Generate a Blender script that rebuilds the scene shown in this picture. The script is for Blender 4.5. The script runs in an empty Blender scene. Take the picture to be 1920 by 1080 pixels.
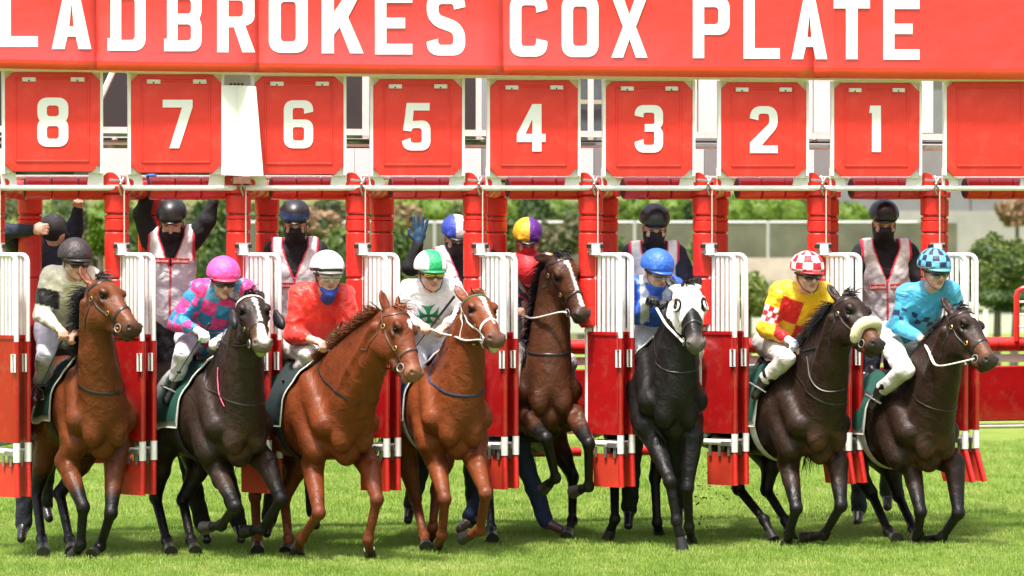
import bpy, bmesh, math, random
import numpy as np
from mathutils import Vector, Matrix

# ------------------------------------------------------------------ camera, world, sun, exposure
scene = bpy.context.scene
COL = scene.collection
FPX = 6660.0                      # focal length in photo pixels (1920 wide)
CAM_H = 2.55
PITCH = math.atan(65.0 / FPX)
cam_data = bpy.data.cameras.new('camera')
cam = bpy.data.objects.new('camera', cam_data)
COL.objects.link(cam)
cam.location = (0, 0, CAM_H)
cam.rotation_euler = (math.pi / 2 - PITCH, 0, 0)
cam_data.sensor_width = 36.0
cam_data.lens = FPX / 1920.0 * 36.0
cam_data.clip_start = 0.5
cam_data.clip_end = 2000
cam_data.dof.use_dof = True
cam_data.dof.focus_distance = 30.6
cam_data.dof.aperture_fstop = 2.6
scene.camera = cam

SUN_ELEV, SUN_ROT = math.radians(69), math.radians(203)
world = bpy.data.worlds.new('World')
scene.world = world
world.use_nodes = True
wn = world.node_tree
bg = wn.nodes['Background']
sky = wn.nodes.new('ShaderNodeTexSky')
sky.sky_type = 'NISHITA'
sky.sun_disc = False
sky.sun_elevation = SUN_ELEV
sky.sun_rotation = SUN_ROT
sky.air_density = 1.6
sky.dust_density = 6.0
sky.ozone_density = 0.6
wn.links.new(sky.outputs[0], bg.inputs[0])
bg.inputs[1].default_value = 0.12
sun_data = bpy.data.lights.new('sun', 'SUN')
sun_data.energy = 3.3
sun_data.angle = math.radians(6)
sun_data.color = (1.0, 0.965, 0.925)
sun = bpy.data.objects.new('sun', sun_data)
COL.objects.link(sun)
_sd = Vector((math.sin(SUN_ROT) * math.cos(SUN_ELEV), math.cos(SUN_ROT) * math.cos(SUN_ELEV), math.sin(SUN_ELEV)))
sun.location = (0, 0, 30)
sun.rotation_euler = _sd.to_track_quat('Z', 'Y').to_euler()
scene.view_settings.view_transform = 'Standard'
scene.view_settings.look = 'None'
scene.view_settings.gamma = 1.0
scene.view_settings.use_curve_mapping = False
scene.view_settings.exposure = 1.18

# ------------------------------------------------------------------ picture measures -> places in the world
_fw = np.array([0.0, math.cos(PITCH), -math.sin(PITCH)])
_up = np.array([0.0, math.sin(PITCH), math.cos(PITCH)])
def W(u, v, D):
    """world point at depth Y = D seen at photo pixel (u, v)"""
    d = _fw + np.array([(u - 960) / FPX, 0, 0]) + _up * ((540 - v) / FPX)
    d = d * (D / d[1])
    return np.array([d[0], d[1], d[2] + CAM_H])
def ground_D(v):
    d = _fw + _up * ((540 - v) / FPX)
    return CAM_H / (-d[2]) * d[1]
GT = math.tan(math.radians(14))
GY0 = 30.8
def G(u, v, off=0.0):
    """point on the front plane of the gate (moved off metres away from the camera)"""
    d = _fw + np.array([(u - 960) / FPX, 0, 0]) + _up * ((540 - v) / FPX)
    t = (GY0 + off) / (d[1] - GT * d[0])
    d = d * t
    return np.array([d[0], d[1], d[2] + CAM_H])
GDIR = np.array([math.cos(math.atan(GT)), math.sin(math.atan(GT)), 0.0])      # along the gate
GNRM = np.array([math.sin(math.atan(GT)), -math.cos(math.atan(GT)), 0.0])     # towards the camera
GBACK = np.array([0.16, 1.0, 0.0]) / np.linalg.norm([0.16, 1.0, 0.0])         # back along the stalls
def vn(a):
    a = np.asarray(a, float)
    return a / (np.linalg.norm(a) + 1e-12)

# ------------------------------------------------------------------ materials
def srgb(r, g, b):
    f = lambda c: c / 12.92 if c <= 0.04045 else ((c + 0.055) / 1.055) ** 2.4
    return (f(r), f(g), f(b))
MATS = {}
def mat(name, color=(0.5, 0.5, 0.5), rough=0.5, metal=0.0, attr=False, noise=None, noise_amt=0.15, bump=None, bump_dist=0.01,
        coat=0.0, spec=0.5, sheen=0.0, rnoise=None, stretch=None, distort=0.0, dirt=None, trans=0.0, sss=0.0, bump2=None):
    if name in MATS: return MATS[name]
    m = bpy.data.materials.new(name)
    m.use_nodes = True
    nt = m.node_tree; N = nt.nodes; L = nt.links
    b = N['Principled BSDF']
    b.inputs['Roughness'].default_value = rough
    b.inputs['Metallic'].default_value = metal
    b.inputs['Coat Weight'].default_value = coat
    b.inputs['Coat Roughness'].default_value = 0.12
    b.inputs['Specular IOR Level'].default_value = spec
    b.inputs['Sheen Weight'].default_value = sheen
    b.inputs['Transmission Weight'].default_value = trans
    if sss: b.inputs['Subsurface Weight'].default_value = sss; b.inputs['Subsurface Radius'].default_value = (0.02, 0.008, 0.004); b.inputs['Subsurface Scale'].default_value = 0.3
    tc = N.new('ShaderNodeTexCoord')
    mp = N.new('ShaderNodeMapping')
    L.new(tc.outputs['Object'], mp.inputs[0])
    if stretch: mp.inputs['Scale'].default_value = stretch
    if attr:
        a = N.new('ShaderNodeAttribute'); a.attribute_name = 'Col'
        csrc = a.outputs['Color']
    else:
        rgb = N.new('ShaderNodeRGB'); rgb.outputs[0].default_value = (*color, 1)
        csrc = rgb.outputs[0]
    if noise:
        n = N.new('ShaderNodeTexNoise'); n.inputs['Scale'].default_value = noise; n.inputs['Detail'].default_value = 6
        n.inputs['Roughness'].default_value = 0.6; n.inputs['Distortion'].default_value = distort
        L.new(mp.outputs[0], n.inputs['Vector'])
        mr = N.new('ShaderNodeMapRange')
        mr.inputs[1].default_value = 0.3; mr.inputs[2].default_value = 0.7
        mr.inputs[3].default_value = 1 - noise_amt; mr.inputs[4].default_value = 1 + noise_amt
        L.new(n.outputs['Fac'], mr.inputs[0])
        mx = N.new('ShaderNodeVectorMath'); mx.operation = 'SCALE'
        L.new(csrc, mx.inputs[0]); L.new(mr.outputs[0], mx.inputs['Scale'])
        csrc = mx.outputs[0]
    if dirt:
        dc, ds, da = dirt
        n2 = N.new('ShaderNodeTexNoise'); n2.inputs['Scale'].default_value = ds; n2.inputs['Detail'].default_value = 8; n2.inputs['Roughness'].default_value = 0.7
        L.new(tc.outputs['Object'], n2.inputs['Vector'])
        r2 = N.new('ShaderNodeMapRange'); r2.inputs[1].default_value = 0.52; r2.inputs[2].default_value = 0.72; r2.inputs[3].default_value = 0; r2.inputs[4].default_value = da
        L.new(n2.outputs['Fac'], r2.inputs[0])
        mi = N.new('ShaderNodeMix'); mi.data_type = 'RGBA'
        L.new(r2.outputs[0], mi.inputs['Factor']); L.new(csrc, mi.inputs['A']); mi.inputs['B'].default_value = (*dc, 1)
        csrc = mi.outputs['Result']
    L.new(csrc, b.inputs['Base Color'])
    if rnoise:
        n3 = N.new('ShaderNodeTexNoise'); n3.inputs['Scale'].default_value = rnoise[0]; n3.inputs['Detail'].default_value = 7; n3.inputs['Roughness'].default_value = .65
        L.new(tc.outputs['Object'], n3.inputs['Vector'])
        r3 = N.new('ShaderNodeMapRange'); r3.inputs[1].default_value = .35; r3.inputs[2].default_value = .65; r3.inputs[3].default_value = rnoise[1]; r3.inputs[4].default_value = rnoise[2]
        L.new(n3.outputs['Fac'], r3.inputs[0]); L.new(r3.outputs[0], b.inputs['Roughness'])
    if bump:
        nb = N.new('ShaderNodeTexNoise'); nb.inputs['Scale'].default_value = bump; nb.inputs['Detail'].default_value = 4
        nb.inputs['Distortion'].default_value = distort
        L.new(mp.outputs[0], nb.inputs['Vector'])
        bp = N.new('ShaderNodeBump'); bp.inputs['Distance'].default_value = bump_dist; bp.inputs['Strength'].default_value = 1.0
        L.new(nb.outputs['Fac'], bp.inputs['Height'])
        out = bp
        if bump2:
            nc = N.new('ShaderNodeTexNoise'); nc.inputs['Scale'].default_value = bump2[0]; nc.inputs['Detail'].default_value = 3
            L.new(tc.outputs['Object'], nc.inputs['Vector'])
            bq = N.new('ShaderNodeBump'); bq.inputs['Distance'].default_value = bump2[1]
            L.new(nc.outputs['Fac'], bq.inputs['Height']); L.new(bp.outputs[0], bq.inputs['Normal'])
            out = bq
        L.new(out.outputs[0], b.inputs['Normal'])
    MATS[name] = m
    return m

RED = (0.74, 0.034, 0.014)
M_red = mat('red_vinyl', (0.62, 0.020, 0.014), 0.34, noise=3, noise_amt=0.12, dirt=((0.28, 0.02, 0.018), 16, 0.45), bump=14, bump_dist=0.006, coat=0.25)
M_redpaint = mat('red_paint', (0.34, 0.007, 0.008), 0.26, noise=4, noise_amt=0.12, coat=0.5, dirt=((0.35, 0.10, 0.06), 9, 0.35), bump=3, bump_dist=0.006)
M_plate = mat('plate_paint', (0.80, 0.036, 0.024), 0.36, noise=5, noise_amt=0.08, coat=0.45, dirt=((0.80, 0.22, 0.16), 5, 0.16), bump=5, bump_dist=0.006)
M_banner = mat('banner_paint', (0.84, 0.026, 0.018), 0.30, noise=0.8, noise_amt=0.05, coat=1.0, spec=1.0, bump=1.1, bump_dist=0.03)
M_white = mat('white_paint', (0.80, 0.79, 0.77), 0.38, noise=5, noise_amt=0.05, coat=0.2, dirt=((0.42, 0.36, 0.30), 13, 0.25))
M_letter = mat('white_lettering', (0.86, 0.86, 0.85), 0.4)
M_black = mat('black_strap', (0.012, 0.012, 0.014), 0.5)
M_steel = mat('bare_steel', (0.42, 0.41, 0.39), 0.35, metal=0.8, noise=20, noise_amt=0.2)
M_rope = mat('white_rope', (0.62, 0.58, 0.50), 0.8, noise=60, noise_amt=0.2)
M_coat = mat('horse_coat', attr=True, rough=0.42, noise=9, noise_amt=0.18, bump=7, bump_dist=0.022, spec=0.27, distort=0.5, bump2=(45, 0.003), rnoise=(11, .36, .60))
M_hair = mat('horse_hair', attr=True, rough=0.5, spec=0.4, noise=40, noise_amt=0.3)
M_silk = mat('racing_silk', attr=True, rough=0.42, noise=14, noise_amt=0.10, bump=7, bump_dist=0.035, distort=1.2, sheen=0.1, bump2=(26, 0.004))
M_cloth = mat('plain_cloth', attr=True, rough=0.8, noise=12, noise_amt=0.14, bump=6, bump_dist=0.030, distort=1.0, bump2=(24, 0.003))
M_clothflat = mat('numnah_cloth', attr=True, rough=0.8, noise=8, noise_amt=0.12, bump=5, bump_dist=0.01)
M_skin = mat('skin', attr=True, rough=0.5, noise=30, noise_amt=0.10, sss=0.2)
M_shell = mat('helmet_shell', attr=True, rough=0.38, coat=0.15)
M_capcloth = mat('cap_cloth', attr=True, rough=0.5, bump=30, bump_dist=0.012, distort=0.8)
M_glass = mat('goggle_lens', (0.015, 0.015, 0.018), 0.08, coat=1.0)
M_goldlens = mat('gold_lens', (0.55, 0.42, 0.05), 0.1, metal=0.7, coat=1.0)
M_leather = mat('black_leather', (0.02, 0.016, 0.014), 0.35, noise=40, noise_amt=0.2)
M_brown = mat('brown_leather', (0.085, 0.035, 0.018), 0.4, noise=40, noise_amt=0.2)
M_whitestrap = mat('white_strap', (0.68, 0.66, 0.62), 0.5, noise=40, noise_amt=0.1)
M_eye = mat('dark_eye', (0.006, 0.004, 0.003), 0.12, spec=0.12)

# ------------------------------------------------------------------ object helpers
def link(o, parent=None):
    COL.objects.link(o)
    if parent is not None: o.parent = parent
    return o
def tag(o, label=None, cat=None, group=None, kind=None):
    if label: o['label'] = label
    if cat: o['category'] = cat
    if group: o['group'] = group
    if kind: o['kind'] = kind
    return o
def empty(name, loc=(0, 0, 0), label=None, cat=None, group=None, parent=None):
    o = bpy.data.objects.new(name, None)
    link(o, parent)
    o.location = Vector([float(c) for c in loc])
    o.empty_display_size = 0.2
    return tag(o, label, cat, group)
def mesh_obj(name, verts, faces, m, parent=None, cols=None, smooth=True, origin=None):
    """verts are world points; the object is placed so that its parent's location is taken off"""
    verts = np.asarray(verts, float)
    org = np.array(parent_loc(parent)) if parent is not None else (np.array(origin, float) if origin is not None else np.zeros(3))
    me = bpy.data.meshes.new(name)
    if isinstance(faces, np.ndarray):
        nf, k = faces.shape
        me.vertices.add(len(verts)); me.vertices.foreach_set('co', (verts - org).astype(np.float32).ravel())
        me.loops.add(nf * k); me.loops.foreach_set('vertex_index', faces.astype(np.int32).ravel())
        me.polygons.add(nf); me.polygons.foreach_set('loop_start', np.arange(0, nf * k, k, dtype=np.int32))
        me.polygons.foreach_set('loop_total', np.full(nf, k, dtype=np.int32))
        me.update(calc_edges=True)
    else:
        me.from_pydata([tuple(v) for v in (verts - org)], [], faces)
    if smooth: me.polygons.foreach_set('use_smooth', np.ones(len(me.polygons), dtype=bool))
    if cols is not None:
        a = me.color_attributes.new('Col', 'FLOAT_COLOR', 'POINT')
        c4 = np.ones((len(verts), 4), np.float32); c4[:, :3] = cols
        a.data.foreach_set('color', c4.ravel())
    me.update()
    o = bpy.data.objects.new(name, me)
    link(o, parent)
    if parent is None and origin is not None: o.location = org
    if m is not None: me.materials.append(m)
    return o
def parent_loc(p):
    l = Vector((0, 0, 0))
    while p is not None:
        l = l + p.location; p = p.parent
    return tuple(l)

class MB:
    """collects simple shapes given in world coordinates"""
    def __init__(s): s.v = []; s.f = []
    def add(s, vs, fs):
        n = len(s.v); s.v += [np.asarray(v, float) for v in vs]; s.f += [tuple(i + n for i in f) for f in fs]
    def box(s, c, ax, ay, az, bev=0.0):
        """c centre, ax ay az half-extent vectors; bev chamfers every edge along az"""
        c, ax, ay, az = [np.asarray(q, float) for q in (c, ax, ay, az)]
        if bev <= 0:
            P = [c + i * ax + j * ay + k * az for k in (-1, 1) for j in (-1, 1) for i in (-1, 1)]
            s.add(P, [(0, 2, 3, 1), (4, 5, 7, 6), (0, 1, 5, 4), (2, 6, 7, 3), (0, 4, 6, 2), (1, 3, 7, 5)])
        else:
            lx, ly = np.linalg.norm(ax), np.linalg.norm(ay)
            bx, by = min(bev / lx, .9), min(bev / ly, .9)
            ring = [(1, 1 - by), (1 - bx, 1), (-1 + bx, 1), (-1, 1 - by), (-1, -1 + by), (-1 + bx, -1), (1 - bx, -1), (1, -1 + by)]
            P = [c + i * ax + j * ay + k * az for k in (-1, 1) for i, j in ring]
            s.add(P, [tuple(range(7, -1, -1)), tuple(range(8, 16))] + [(i, (i + 1) % 8, 8 + (i + 1) % 8, 8 + i) for i in range(8)])
        return s
    def tube(s, pts, r, n=8, caps=True, closed=False, flat=1.0, upv=None):
        pts = [np.asarray(p, float) for p in pts]
        m = len(pts); rs = r if isinstance(r, (list, tuple, np.ndarray)) else [r] * m
        rings = []
        prev = None
        for i in range(m):
            if closed: t = vn(pts[(i + 1) % m] - pts[i - 1])
            else: t = vn(pts[min(i + 1, m - 1)] - pts[max(i - 1, 0)])
            a = np.array([0, 0, 1.0]) if prev is None else prev
            if upv is not None: a = np.asarray(upv[i] if isinstance(upv, list) else upv, float)
            if abs(np.dot(a, t)) > .95 and prev is None: a = np.array([1.0, 0, 0])
            b = vn(a - t * np.dot(a, t)); cc = np.cross(t, b); prev = b
            rings.append([pts[i] + rs[i] * (flat * math.cos(q) * b + math.sin(q) * cc) for q in [2 * math.pi * k / n for k in range(n)]])
        V = [p for rg in rings for p in rg]
        F = []
        for i in range(m if closed else m - 1):
            j = (i + 1) % m
            for k in range(n): F.append((i * n + k, i * n + (k + 1) % n, j * n + (k + 1) % n, j * n + k))
        if caps and not closed: F += [tuple(range(n - 1, -1, -1)), tuple((m - 1) * n + k for k in range(n))]
        s.add(V, F); return s
    def prism(s, poly, dep):
        """poly: world points of a planar outline, dep: extrusion vector"""
        n = len(poly); dep = np.asarray(dep, float)
        s.add([np.asarray(p, float) for p in poly] + [np.asarray(p, float) + dep for p in poly],
              [tuple(range(n - 1, -1, -1)), tuple(range(n, 2 * n))] + [(i, (i + 1) % n, n + (i + 1) % n, n + i) for i in range(n)])
        return s
    def ellipsoid(s, c, ax, ay, az, n=12, m=8):
        c, ax, ay, az = [np.asarray(q, float) for q in (c, ax, ay, az)]
        V = [c - az]; F = []
        for i in range(1, m):
            th = math.pi * i / m
            for k in range(n):
                ph = 2 * math.pi * k / n
                V.append(c - az * math.cos(th) + math.sin(th) * (ax * math.cos(ph) + ay * math.sin(ph)))
        V.append(c + az)
        for k in range(n): F.append((0, 1 + (k + 1) % n, 1 + k))
        for i in range(m - 2):
            for k in range(n): F.append((1 + i * n + k, 1 + i * n + (k + 1) % n, 1 + (i + 1) * n + (k + 1) % n, 1 + (i + 1) * n + k))
        l = len(V) - 1; b = 1 + (m - 2) * n
        for k in range(n): F.append((l, b + k, b + (k + 1) % n))
        s.add(V, F); return s
    def build(s, name, m, parent=None, smooth=True, bevel=0.0, col=None, origin=None):
        o = mesh_obj(name, np.array(s.v), s.f, m, parent, None if col is None else np.tile(np.array(col, float), (len(s.v), 1)), smooth, origin)
        bm = bmesh.new(); bm.from_mesh(o.data); bmesh.ops.recalc_face_normals(bm, faces=bm.faces); bm.to_mesh(o.data); bm.free()
        if smooth: shade_auto(o)
        if bevel > 0:
            md = o.modifiers.new('edge', 'BEVEL'); md.width = bevel; md.segments = 2; md.limit_method = 'ANGLE'
        return o
def shade_auto(o, ang=40):
    me = o.data
    bm = bmesh.new(); bm.from_mesh(me)
    for e in bm.edges:
        if len(e.link_faces) == 2 and e.calc_face_angle(0) > math.radians(ang): e.smooth = False
    for f in bm.faces: f.smooth = True
    bm.to_mesh(me); bm.free()
def copy_obj(o, delta, parent=None, children=False):
    """a copy that shares mesh data, moved by delta"""
    c = o.copy(); COL.objects.link(c)
    c.parent = parent if parent is not None else o.parent
    c.location = o.location + Vector([float(x) for x in delta])
    if children:
        for ch in list(o.children):
            d = ch.copy(); COL.objects.link(d); d.parent = c
            for gch in list(ch.children):
                e = gch.copy(); COL.objects.link(e); e.parent = d
    return c

# ------------------------------------------------------------------ soft bodies: smooth union of tapered capsules and ellipsoids
class Body:
    def __init__(s): s.p = []; s.cuts = []
    def cap(s, a, b, ra, rb=None, k=0.03, col=(0.5, 0.5, 0.5), sq=None):
        """tapered capsule; sq = (unit vector, factor) widens (>1) or flattens (<1) along that vector"""
        s.p.append(('c', np.array(a, float), np.array(b, float), float(ra), float(ra if rb is None else rb), k, np.array(col, float), sq)); return s
    def ell(s, c, r, ax=None, k=0.03, col=(0.5, 0.5, 0.5)):
        A = np.eye(3) if ax is None else np.array([vn(a) for a in ax])
        s.p.append(('e', np.array(c, float), A, np.array(r, float), None, k, np.array(col, float), None)); return s
    def cut(s, c, r, ax=None, k=0.01):
        A = np.eye(3) if ax is None else np.array([vn(a) for a in ax])
        s.cuts.append(('e', np.array(c, float), A, np.array(r, float), None, k, None, None)); return s
    @staticmethod
    def d1(P, X):
        if P[0] == 'c':
            a, b, ra, rb, sq = P[1], P[2], P[3], P[4], P[7]
            pa = X - a; ba = b - a
            L2 = max(ba @ ba, 1e-9)
            t = np.clip((pa @ ba) / L2, 0, 1)
            q = pa - t[..., None] * ba
            if sq is not None:
                n, f = sq
                c = q @ n
                q = q - (c * (1 - 1 / f))[..., None] * n
            return np.sqrt((q * q).sum(-1)) - (ra + (rb - ra) * t)
        q = (X - P[1]) @ P[2].T
        k0 = np.sqrt(((q / P[3]) ** 2).sum(-1)); k1 = np.sqrt(((q / P[3] ** 2) ** 2).sum(-1))
        return k0 * (k0 - 1) / np.maximum(k1, 1e-6)
    @staticmethod
    def bbox(P):
        if P[0] == 'c':
            f = max(1.0, P[7][1]) if P[7] is not None else 1.0
            r = max(P[3], P[4]) * f
            return np.minimum(P[1], P[2]) - r, np.maximum(P[1], P[2]) + r
        e = np.sqrt(((P[2] * P[3][:, None]) ** 2).sum(0))
        return P[1] - e, P[1] + e
    def dist(s, X, only=None):
        D = None
        for P in s.p:
            d = s.d1(P, X)
            if D is None: D = d
            else:
                k = P[5]; h = np.maximum(k - np.abs(D - d), 0) / k
                D = np.minimum(D, d) - h * h * k * 0.25
        return D
    def project(s, X, off=0.0, it=4):
        X = np.array(X, float)
        e = 1e-3
        for _ in range(it):
            d = s.dist(X) - off
            g = np.stack([s.dist(X + np.eye(3)[i] * e) - s.dist(X - np.eye(3)[i] * e) for i in range(3)], -1) / (2 * e)
            n = g / np.maximum(np.linalg.norm(g, axis=-1, keepdims=True), 1e-6)
            X = X - n * np.clip(d, -.1, .1)[..., None]
        return X, n
    def mesh(s, h, clip=None):
        bbs = [s.bbox(P) for P in s.p]
        lo = np.min([b[0] for b in bbs], 0) - 3 * h; hi = np.max([b[1] for b in bbs], 0) + 3 * h
        n = np.ceil((hi - lo) / h).astype(int) + 1
        F = np.full(n, 9.0, np.float32)
        ax = [lo[i] + h * np.arange(n[i]) for i in range(3)]
        def win(b, m):
            i0 = np.maximum(np.floor((b[0] - m - lo) / h).astype(int), 0); i1 = np.minimum(np.ceil((b[1] + m - lo) / h).astype(int) + 1, n)
            return i0, i1
        for P, b in zip(s.p, bbs):
            i0, i1 = win(b, P[5] + 3 * h)
            sl = tuple(slice(i0[i], i1[i]) for i in range(3))
            X = np.stack(np.meshgrid(*[ax[i][i0[i]:i1[i]] for i in range(3)], indexing='ij'), -1)
            d = s.d1(P, X); A = F[sl]; k = P[5]
            hh = np.maximum(k - np.abs(A - d), 0) / k
            F[sl] = np.minimum(A, d) - hh * hh * k * 0.25
        for P in s.cuts:
            i0, i1 = win(s.bbox(P), P[5] + 3 * h)
            if (i1 <= i0).any(): continue
            sl = tuple(slice(i0[i], i1[i]) for i in range(3))
            X = np.stack(np.meshgrid(*[ax[i][i0[i]:i1[i]] for i in range(3)], indexing='ij'), -1)
            d = -s.d1(P, X); A = F[sl]; k = P[5]
            hh = np.maximum(k - np.abs(A - d), 0) / k
            F[sl] = np.maximum(A, d) + hh * hh * k * 0.25
        if clip is not None:
            X = np.stack(np.meshgrid(*ax, indexing='ij'), -1)
            F = np.maximum(F, clip(X).astype(np.float32))
        return nets(F, lo, h)
    def colors(s, V, sharp=0.012):
        W_ = np.zeros(len(V)); C = np.zeros((len(V), 3))
        ds = [s.d1(P, V) for P in s.p]
        dm = np.min(ds, 0)
        for P, d in zip(s.p, ds):
            w = np.exp(-(d - dm) / sharp)
            W_ += w; C += w[:, None] * P[6]
        return C / W_[:, None]

def nets(F, lo, h):
    n = F.shape
    ins = F < 0
    a = ins[:-1, :-1, :-1].astype(np.int8)
    S = np.zeros(tuple(k - 1 for k in n), np.int8)
    cs = [(i, j, k) for i in (0, 1) for j in (0, 1) for k in (0, 1)]
    for i, j, k in cs: S += ins[i:n[0] - 1 + i, j:n[1] - 1 + j, k:n[2] - 1 + k]
    act = (S > 0) & (S < 8)
    idx = np.argwhere(act)
    vals = {c: F[idx[:, 0] + c[0], idx[:, 1] + c[1], idx[:, 2] + c[2]].astype(float) for c in cs}
    acc = np.zeros((len(idx), 3)); cnt = np.zeros(len(idx))
    for c in cs:
        for x in range(3):
            if c[x]: continue
            c2 = list(c); c2[x] = 1; c2 = tuple(c2)
            v0, v1 = vals[c], vals[c2]
            m = (v0 < 0) != (v1 < 0)
            t = np.where(m, v0 / np.where(m, v0 - v1, 1), 0)
            p = np.tile(np.array(c, float), (len(idx), 1)); p[:, x] = t
            acc += p * m[:, None]; cnt += m
    V = lo + h * (idx + acc / cnt[:, None])
    ID = np.full(S.shape, -1, np.int32); ID[act] = np.arange(len(idx))
    faces = []
    for x in range(3):
        y, z = (x + 1) % 3, (x + 2) % 3
        sa = [slice(None)] * 3; sb = [slice(None)] * 3
        sa[x] = slice(0, n[x] - 1); sb[x] = slice(1, n[x])
        A, B = ins[tuple(sa)], ins[tuple(sb)]
        for sign in (0, 1):
            m = (A & ~B) if sign == 0 else (~A & B)
            e = np.argwhere(m)
            e = e[(e[:, y] > 0) & (e[:, z] > 0) & (e[:, y] < n[y] - 1) & (e[:, z] < n[z] - 1)]
            if not len(e): continue
            q = []
            for dy, dz in ((-1, -1), (0, -1), (0, 0), (-1, 0)):
                w = e.copy(); w[:, y] += dy; w[:, z] += dz
                q.append(ID[w[:, 0], w[:, 1], w[:, 2]])
            q = np.stack(q, 1)
            if sign == 1: q = q[:, ::-1]
            faces.append(q)
    Fc = np.concatenate(faces)
    Fc = Fc[(Fc >= 0).all(1)]
    # one smoothing pass
    nb = np.zeros_like(V); c = np.zeros(len(V))
    for i in range(4):
        j = (i + 1) % 4
        np.add.at(nb, Fc[:, i], V[Fc[:, j]]); np.add.at(c, Fc[:, i], 1)
        np.add.at(nb, Fc[:, j], V[Fc[:, i]]); np.add.at(c, Fc[:, j], 1)
    V = 0.45 * V + 0.55 * nb / np.maximum(c, 1)[:, None]
    return V, Fc
def sstep(x, a, b):
    t = np.clip((x - a) / (b - a), 0, 1); return t * t * (3 - 2 * t)
def paint(C, mask, col):
    return C * (1 - mask[:, None]) + np.array(col) * mask[:, None]
# ------------------------------------------------------------------ block lettering drawn as filled outlines
from mathutils.geometry import tessellate_polygon
GL = {
 'L': [[(0,0),(.62,0),(.62,.17),(.19,.17),(.19,1),(0,1)]],
 'A': [[(0,0),(.2,0),(.245,.2),(.375,.2),(.42,0),(.62,0),(.41,1),(.21,1)], [(.275,.36),(.345,.36),(.31,.74)]],
 'D': [[(-.05,0),(.62,0,.18),(.62,1,.18),(-.05,1),(-.05,.82),(0,.82),(0,.2),(-.05,.2)], [(.19,.17),(.43,.17,.06),(.43,.83,.06),(.19,.83)]],
 'B': [[(-.05,0),(.62,0,.17),(.62,.47,.08),(.575,.52,.02),(.62,.57,.08),(.62,1,.17),(-.05,1),(-.05,.82),(0,.82),(0,.2),(-.05,.2)], [(.19,.17),(.43,.17,.06),(.43,.43,.06),(.19,.43)], [(.19,.6),(.43,.6,.06),(.43,.83,.06),(.19,.83)]],
 'R': [[(0,0),(.19,0),(.19,.4),(.28,.4),(.42,0),(.63,0),(.47,.42),(.62,.49,.08),(.62,1,.17),(0,1)], [(.19,.57),(.43,.57,.06),(.43,.83,.06),(.19,.83)]],
 'O': [[(0,0,.18),(.62,0,.18),(.62,1,.18),(0,1,.18)], [(.19,.18,.06),(.43,.18,.06),(.43,.82,.06),(.19,.82,.06)]],
 'K': [[(0,0),(.19,0),(.19,.3),(.28,.42),(.44,0),(.65,0),(.41,.58),(.62,1),(.41,1),(.19,.66),(.19,1),(0,1)]],
 'E': [[(0,0),(.62,0),(.62,.17),(.19,.17),(.19,.42),(.5,.42),(.5,.59),(.19,.59),(.19,.83),(.62,.83),(.62,1),(0,1)]],
 'S': [[(0,.22),(0,0,.18),(.62,0,.18),(.62,.50,.20),(.19,.66,.06),(.19,.83,.05),(.43,.83,.04),(.44,.74),(.62,.78),(.62,1,.18),(0,1,.18),(0,.52,.20),(.43,.36,.06),(.43,.17,.05),(.19,.17,.04),(.18,.27)]],
 'C': [[(.62,.25),(.44,.29),(.43,.17,.05),(.19,.17,.05),(.19,.83,.05),(.43,.83,.05),(.44,.71),(.62,.76),(.62,1,.18),(0,1,.18),(0,0,.18),(.62,0,.18)]],
 'X': [[(0,0),(.2,0),(.31,.3),(.42,0),(.62,0),(.42,.5),(.62,1),(.42,1),(.31,.7),(.2,1),(0,1),(.2,.5)]],
 'P': [[(0,0),(.19,0),(.19,.38),(.62,.38,.17),(.62,1,.17),(0,1)], [(.19,.55),(.43,.55,.06),(.43,.83,.06),(.19,.83)]],
 'T': [[(.21,0),(.41,0),(.41,.83),(.62,.83),(.62,1),(0,1),(0,.83),(.21,.83)]],
 '1': [[(.20,0),(.40,0),(.40,1),(.16,1),(.14,.84),(.20,.84)]],
 '2': [[(0,0),(.62,0),(.62,.16),(.26,.16),(.62,.56,.10),(.62,1,.22),(0,1,.22),(0,.74),(.19,.70),(.19,.84,.06),(.43,.84,.06),(.43,.63,.04),(0,.22)]],
 '3': [[(0,.22),(0,0,.18),(.62,0,.18),(.62,.48,.08),(.56,.52),(.62,.57,.08),(.62,1,.18),(0,1,.18),(0,.78),(.19,.74),(.19,.84,.05),(.43,.84,.05),(.43,.60,.03),(.22,.60),(.22,.44),(.43,.44,.03),(.43,.16,.05),(.19,.16,.05),(.19,.28)]],
 '4': [[(.34,0),(.54,0),(.54,.2),(.63,.2),(.63,.37),(.54,.37),(.54,1),(.34,1),(0,.37),(0,.2),(.34,.2)], [(.19,.37),(.34,.37),(.34,.68)]],
 '5': [[(0,.20),(0,0,.18),(.62,0,.18),(.62,.64,.18),(.23,.62),(.25,.84),(.60,.84),(.60,1),(.10,1),(.02,.42),(.20,.40),(.22,.47,.04),(.43,.47,.06),(.43,.16,.05),(.19,.16,.05),(.18,.26)]],
 '6': [[(0,0,.18),(.62,0,.18),(.62,.60,.16),(.19,.60),(.19,.84,.05),(.43,.84,.05),(.43,.72),(.62,.76),(.62,1,.18),(0,1,.18)], [(.19,.16,.05),(.43,.16,.05),(.43,.44,.05),(.19,.44,.05)]],
 '7': [[(.14,0),(.34,0),(.62,.85),(.62,1),(0,1),(0,.84),(.40,.84)]],
 '8': [[(0,0,.18),(.62,0,.18),(.62,.50,.09),(.58,.53),(.62,.57,.09),(.62,1,.18),(0,1,.18),(0,.57,.09),(.04,.53),(0,.50,.09)], [(.19,.16,.06),(.43,.16,.06),(.43,.42,.06),(.19,.42,.06)], [(.19,.62,.06),(.43,.62,.06),(.43,.84,.06),(.19,.84,.06)]],
}
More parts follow.
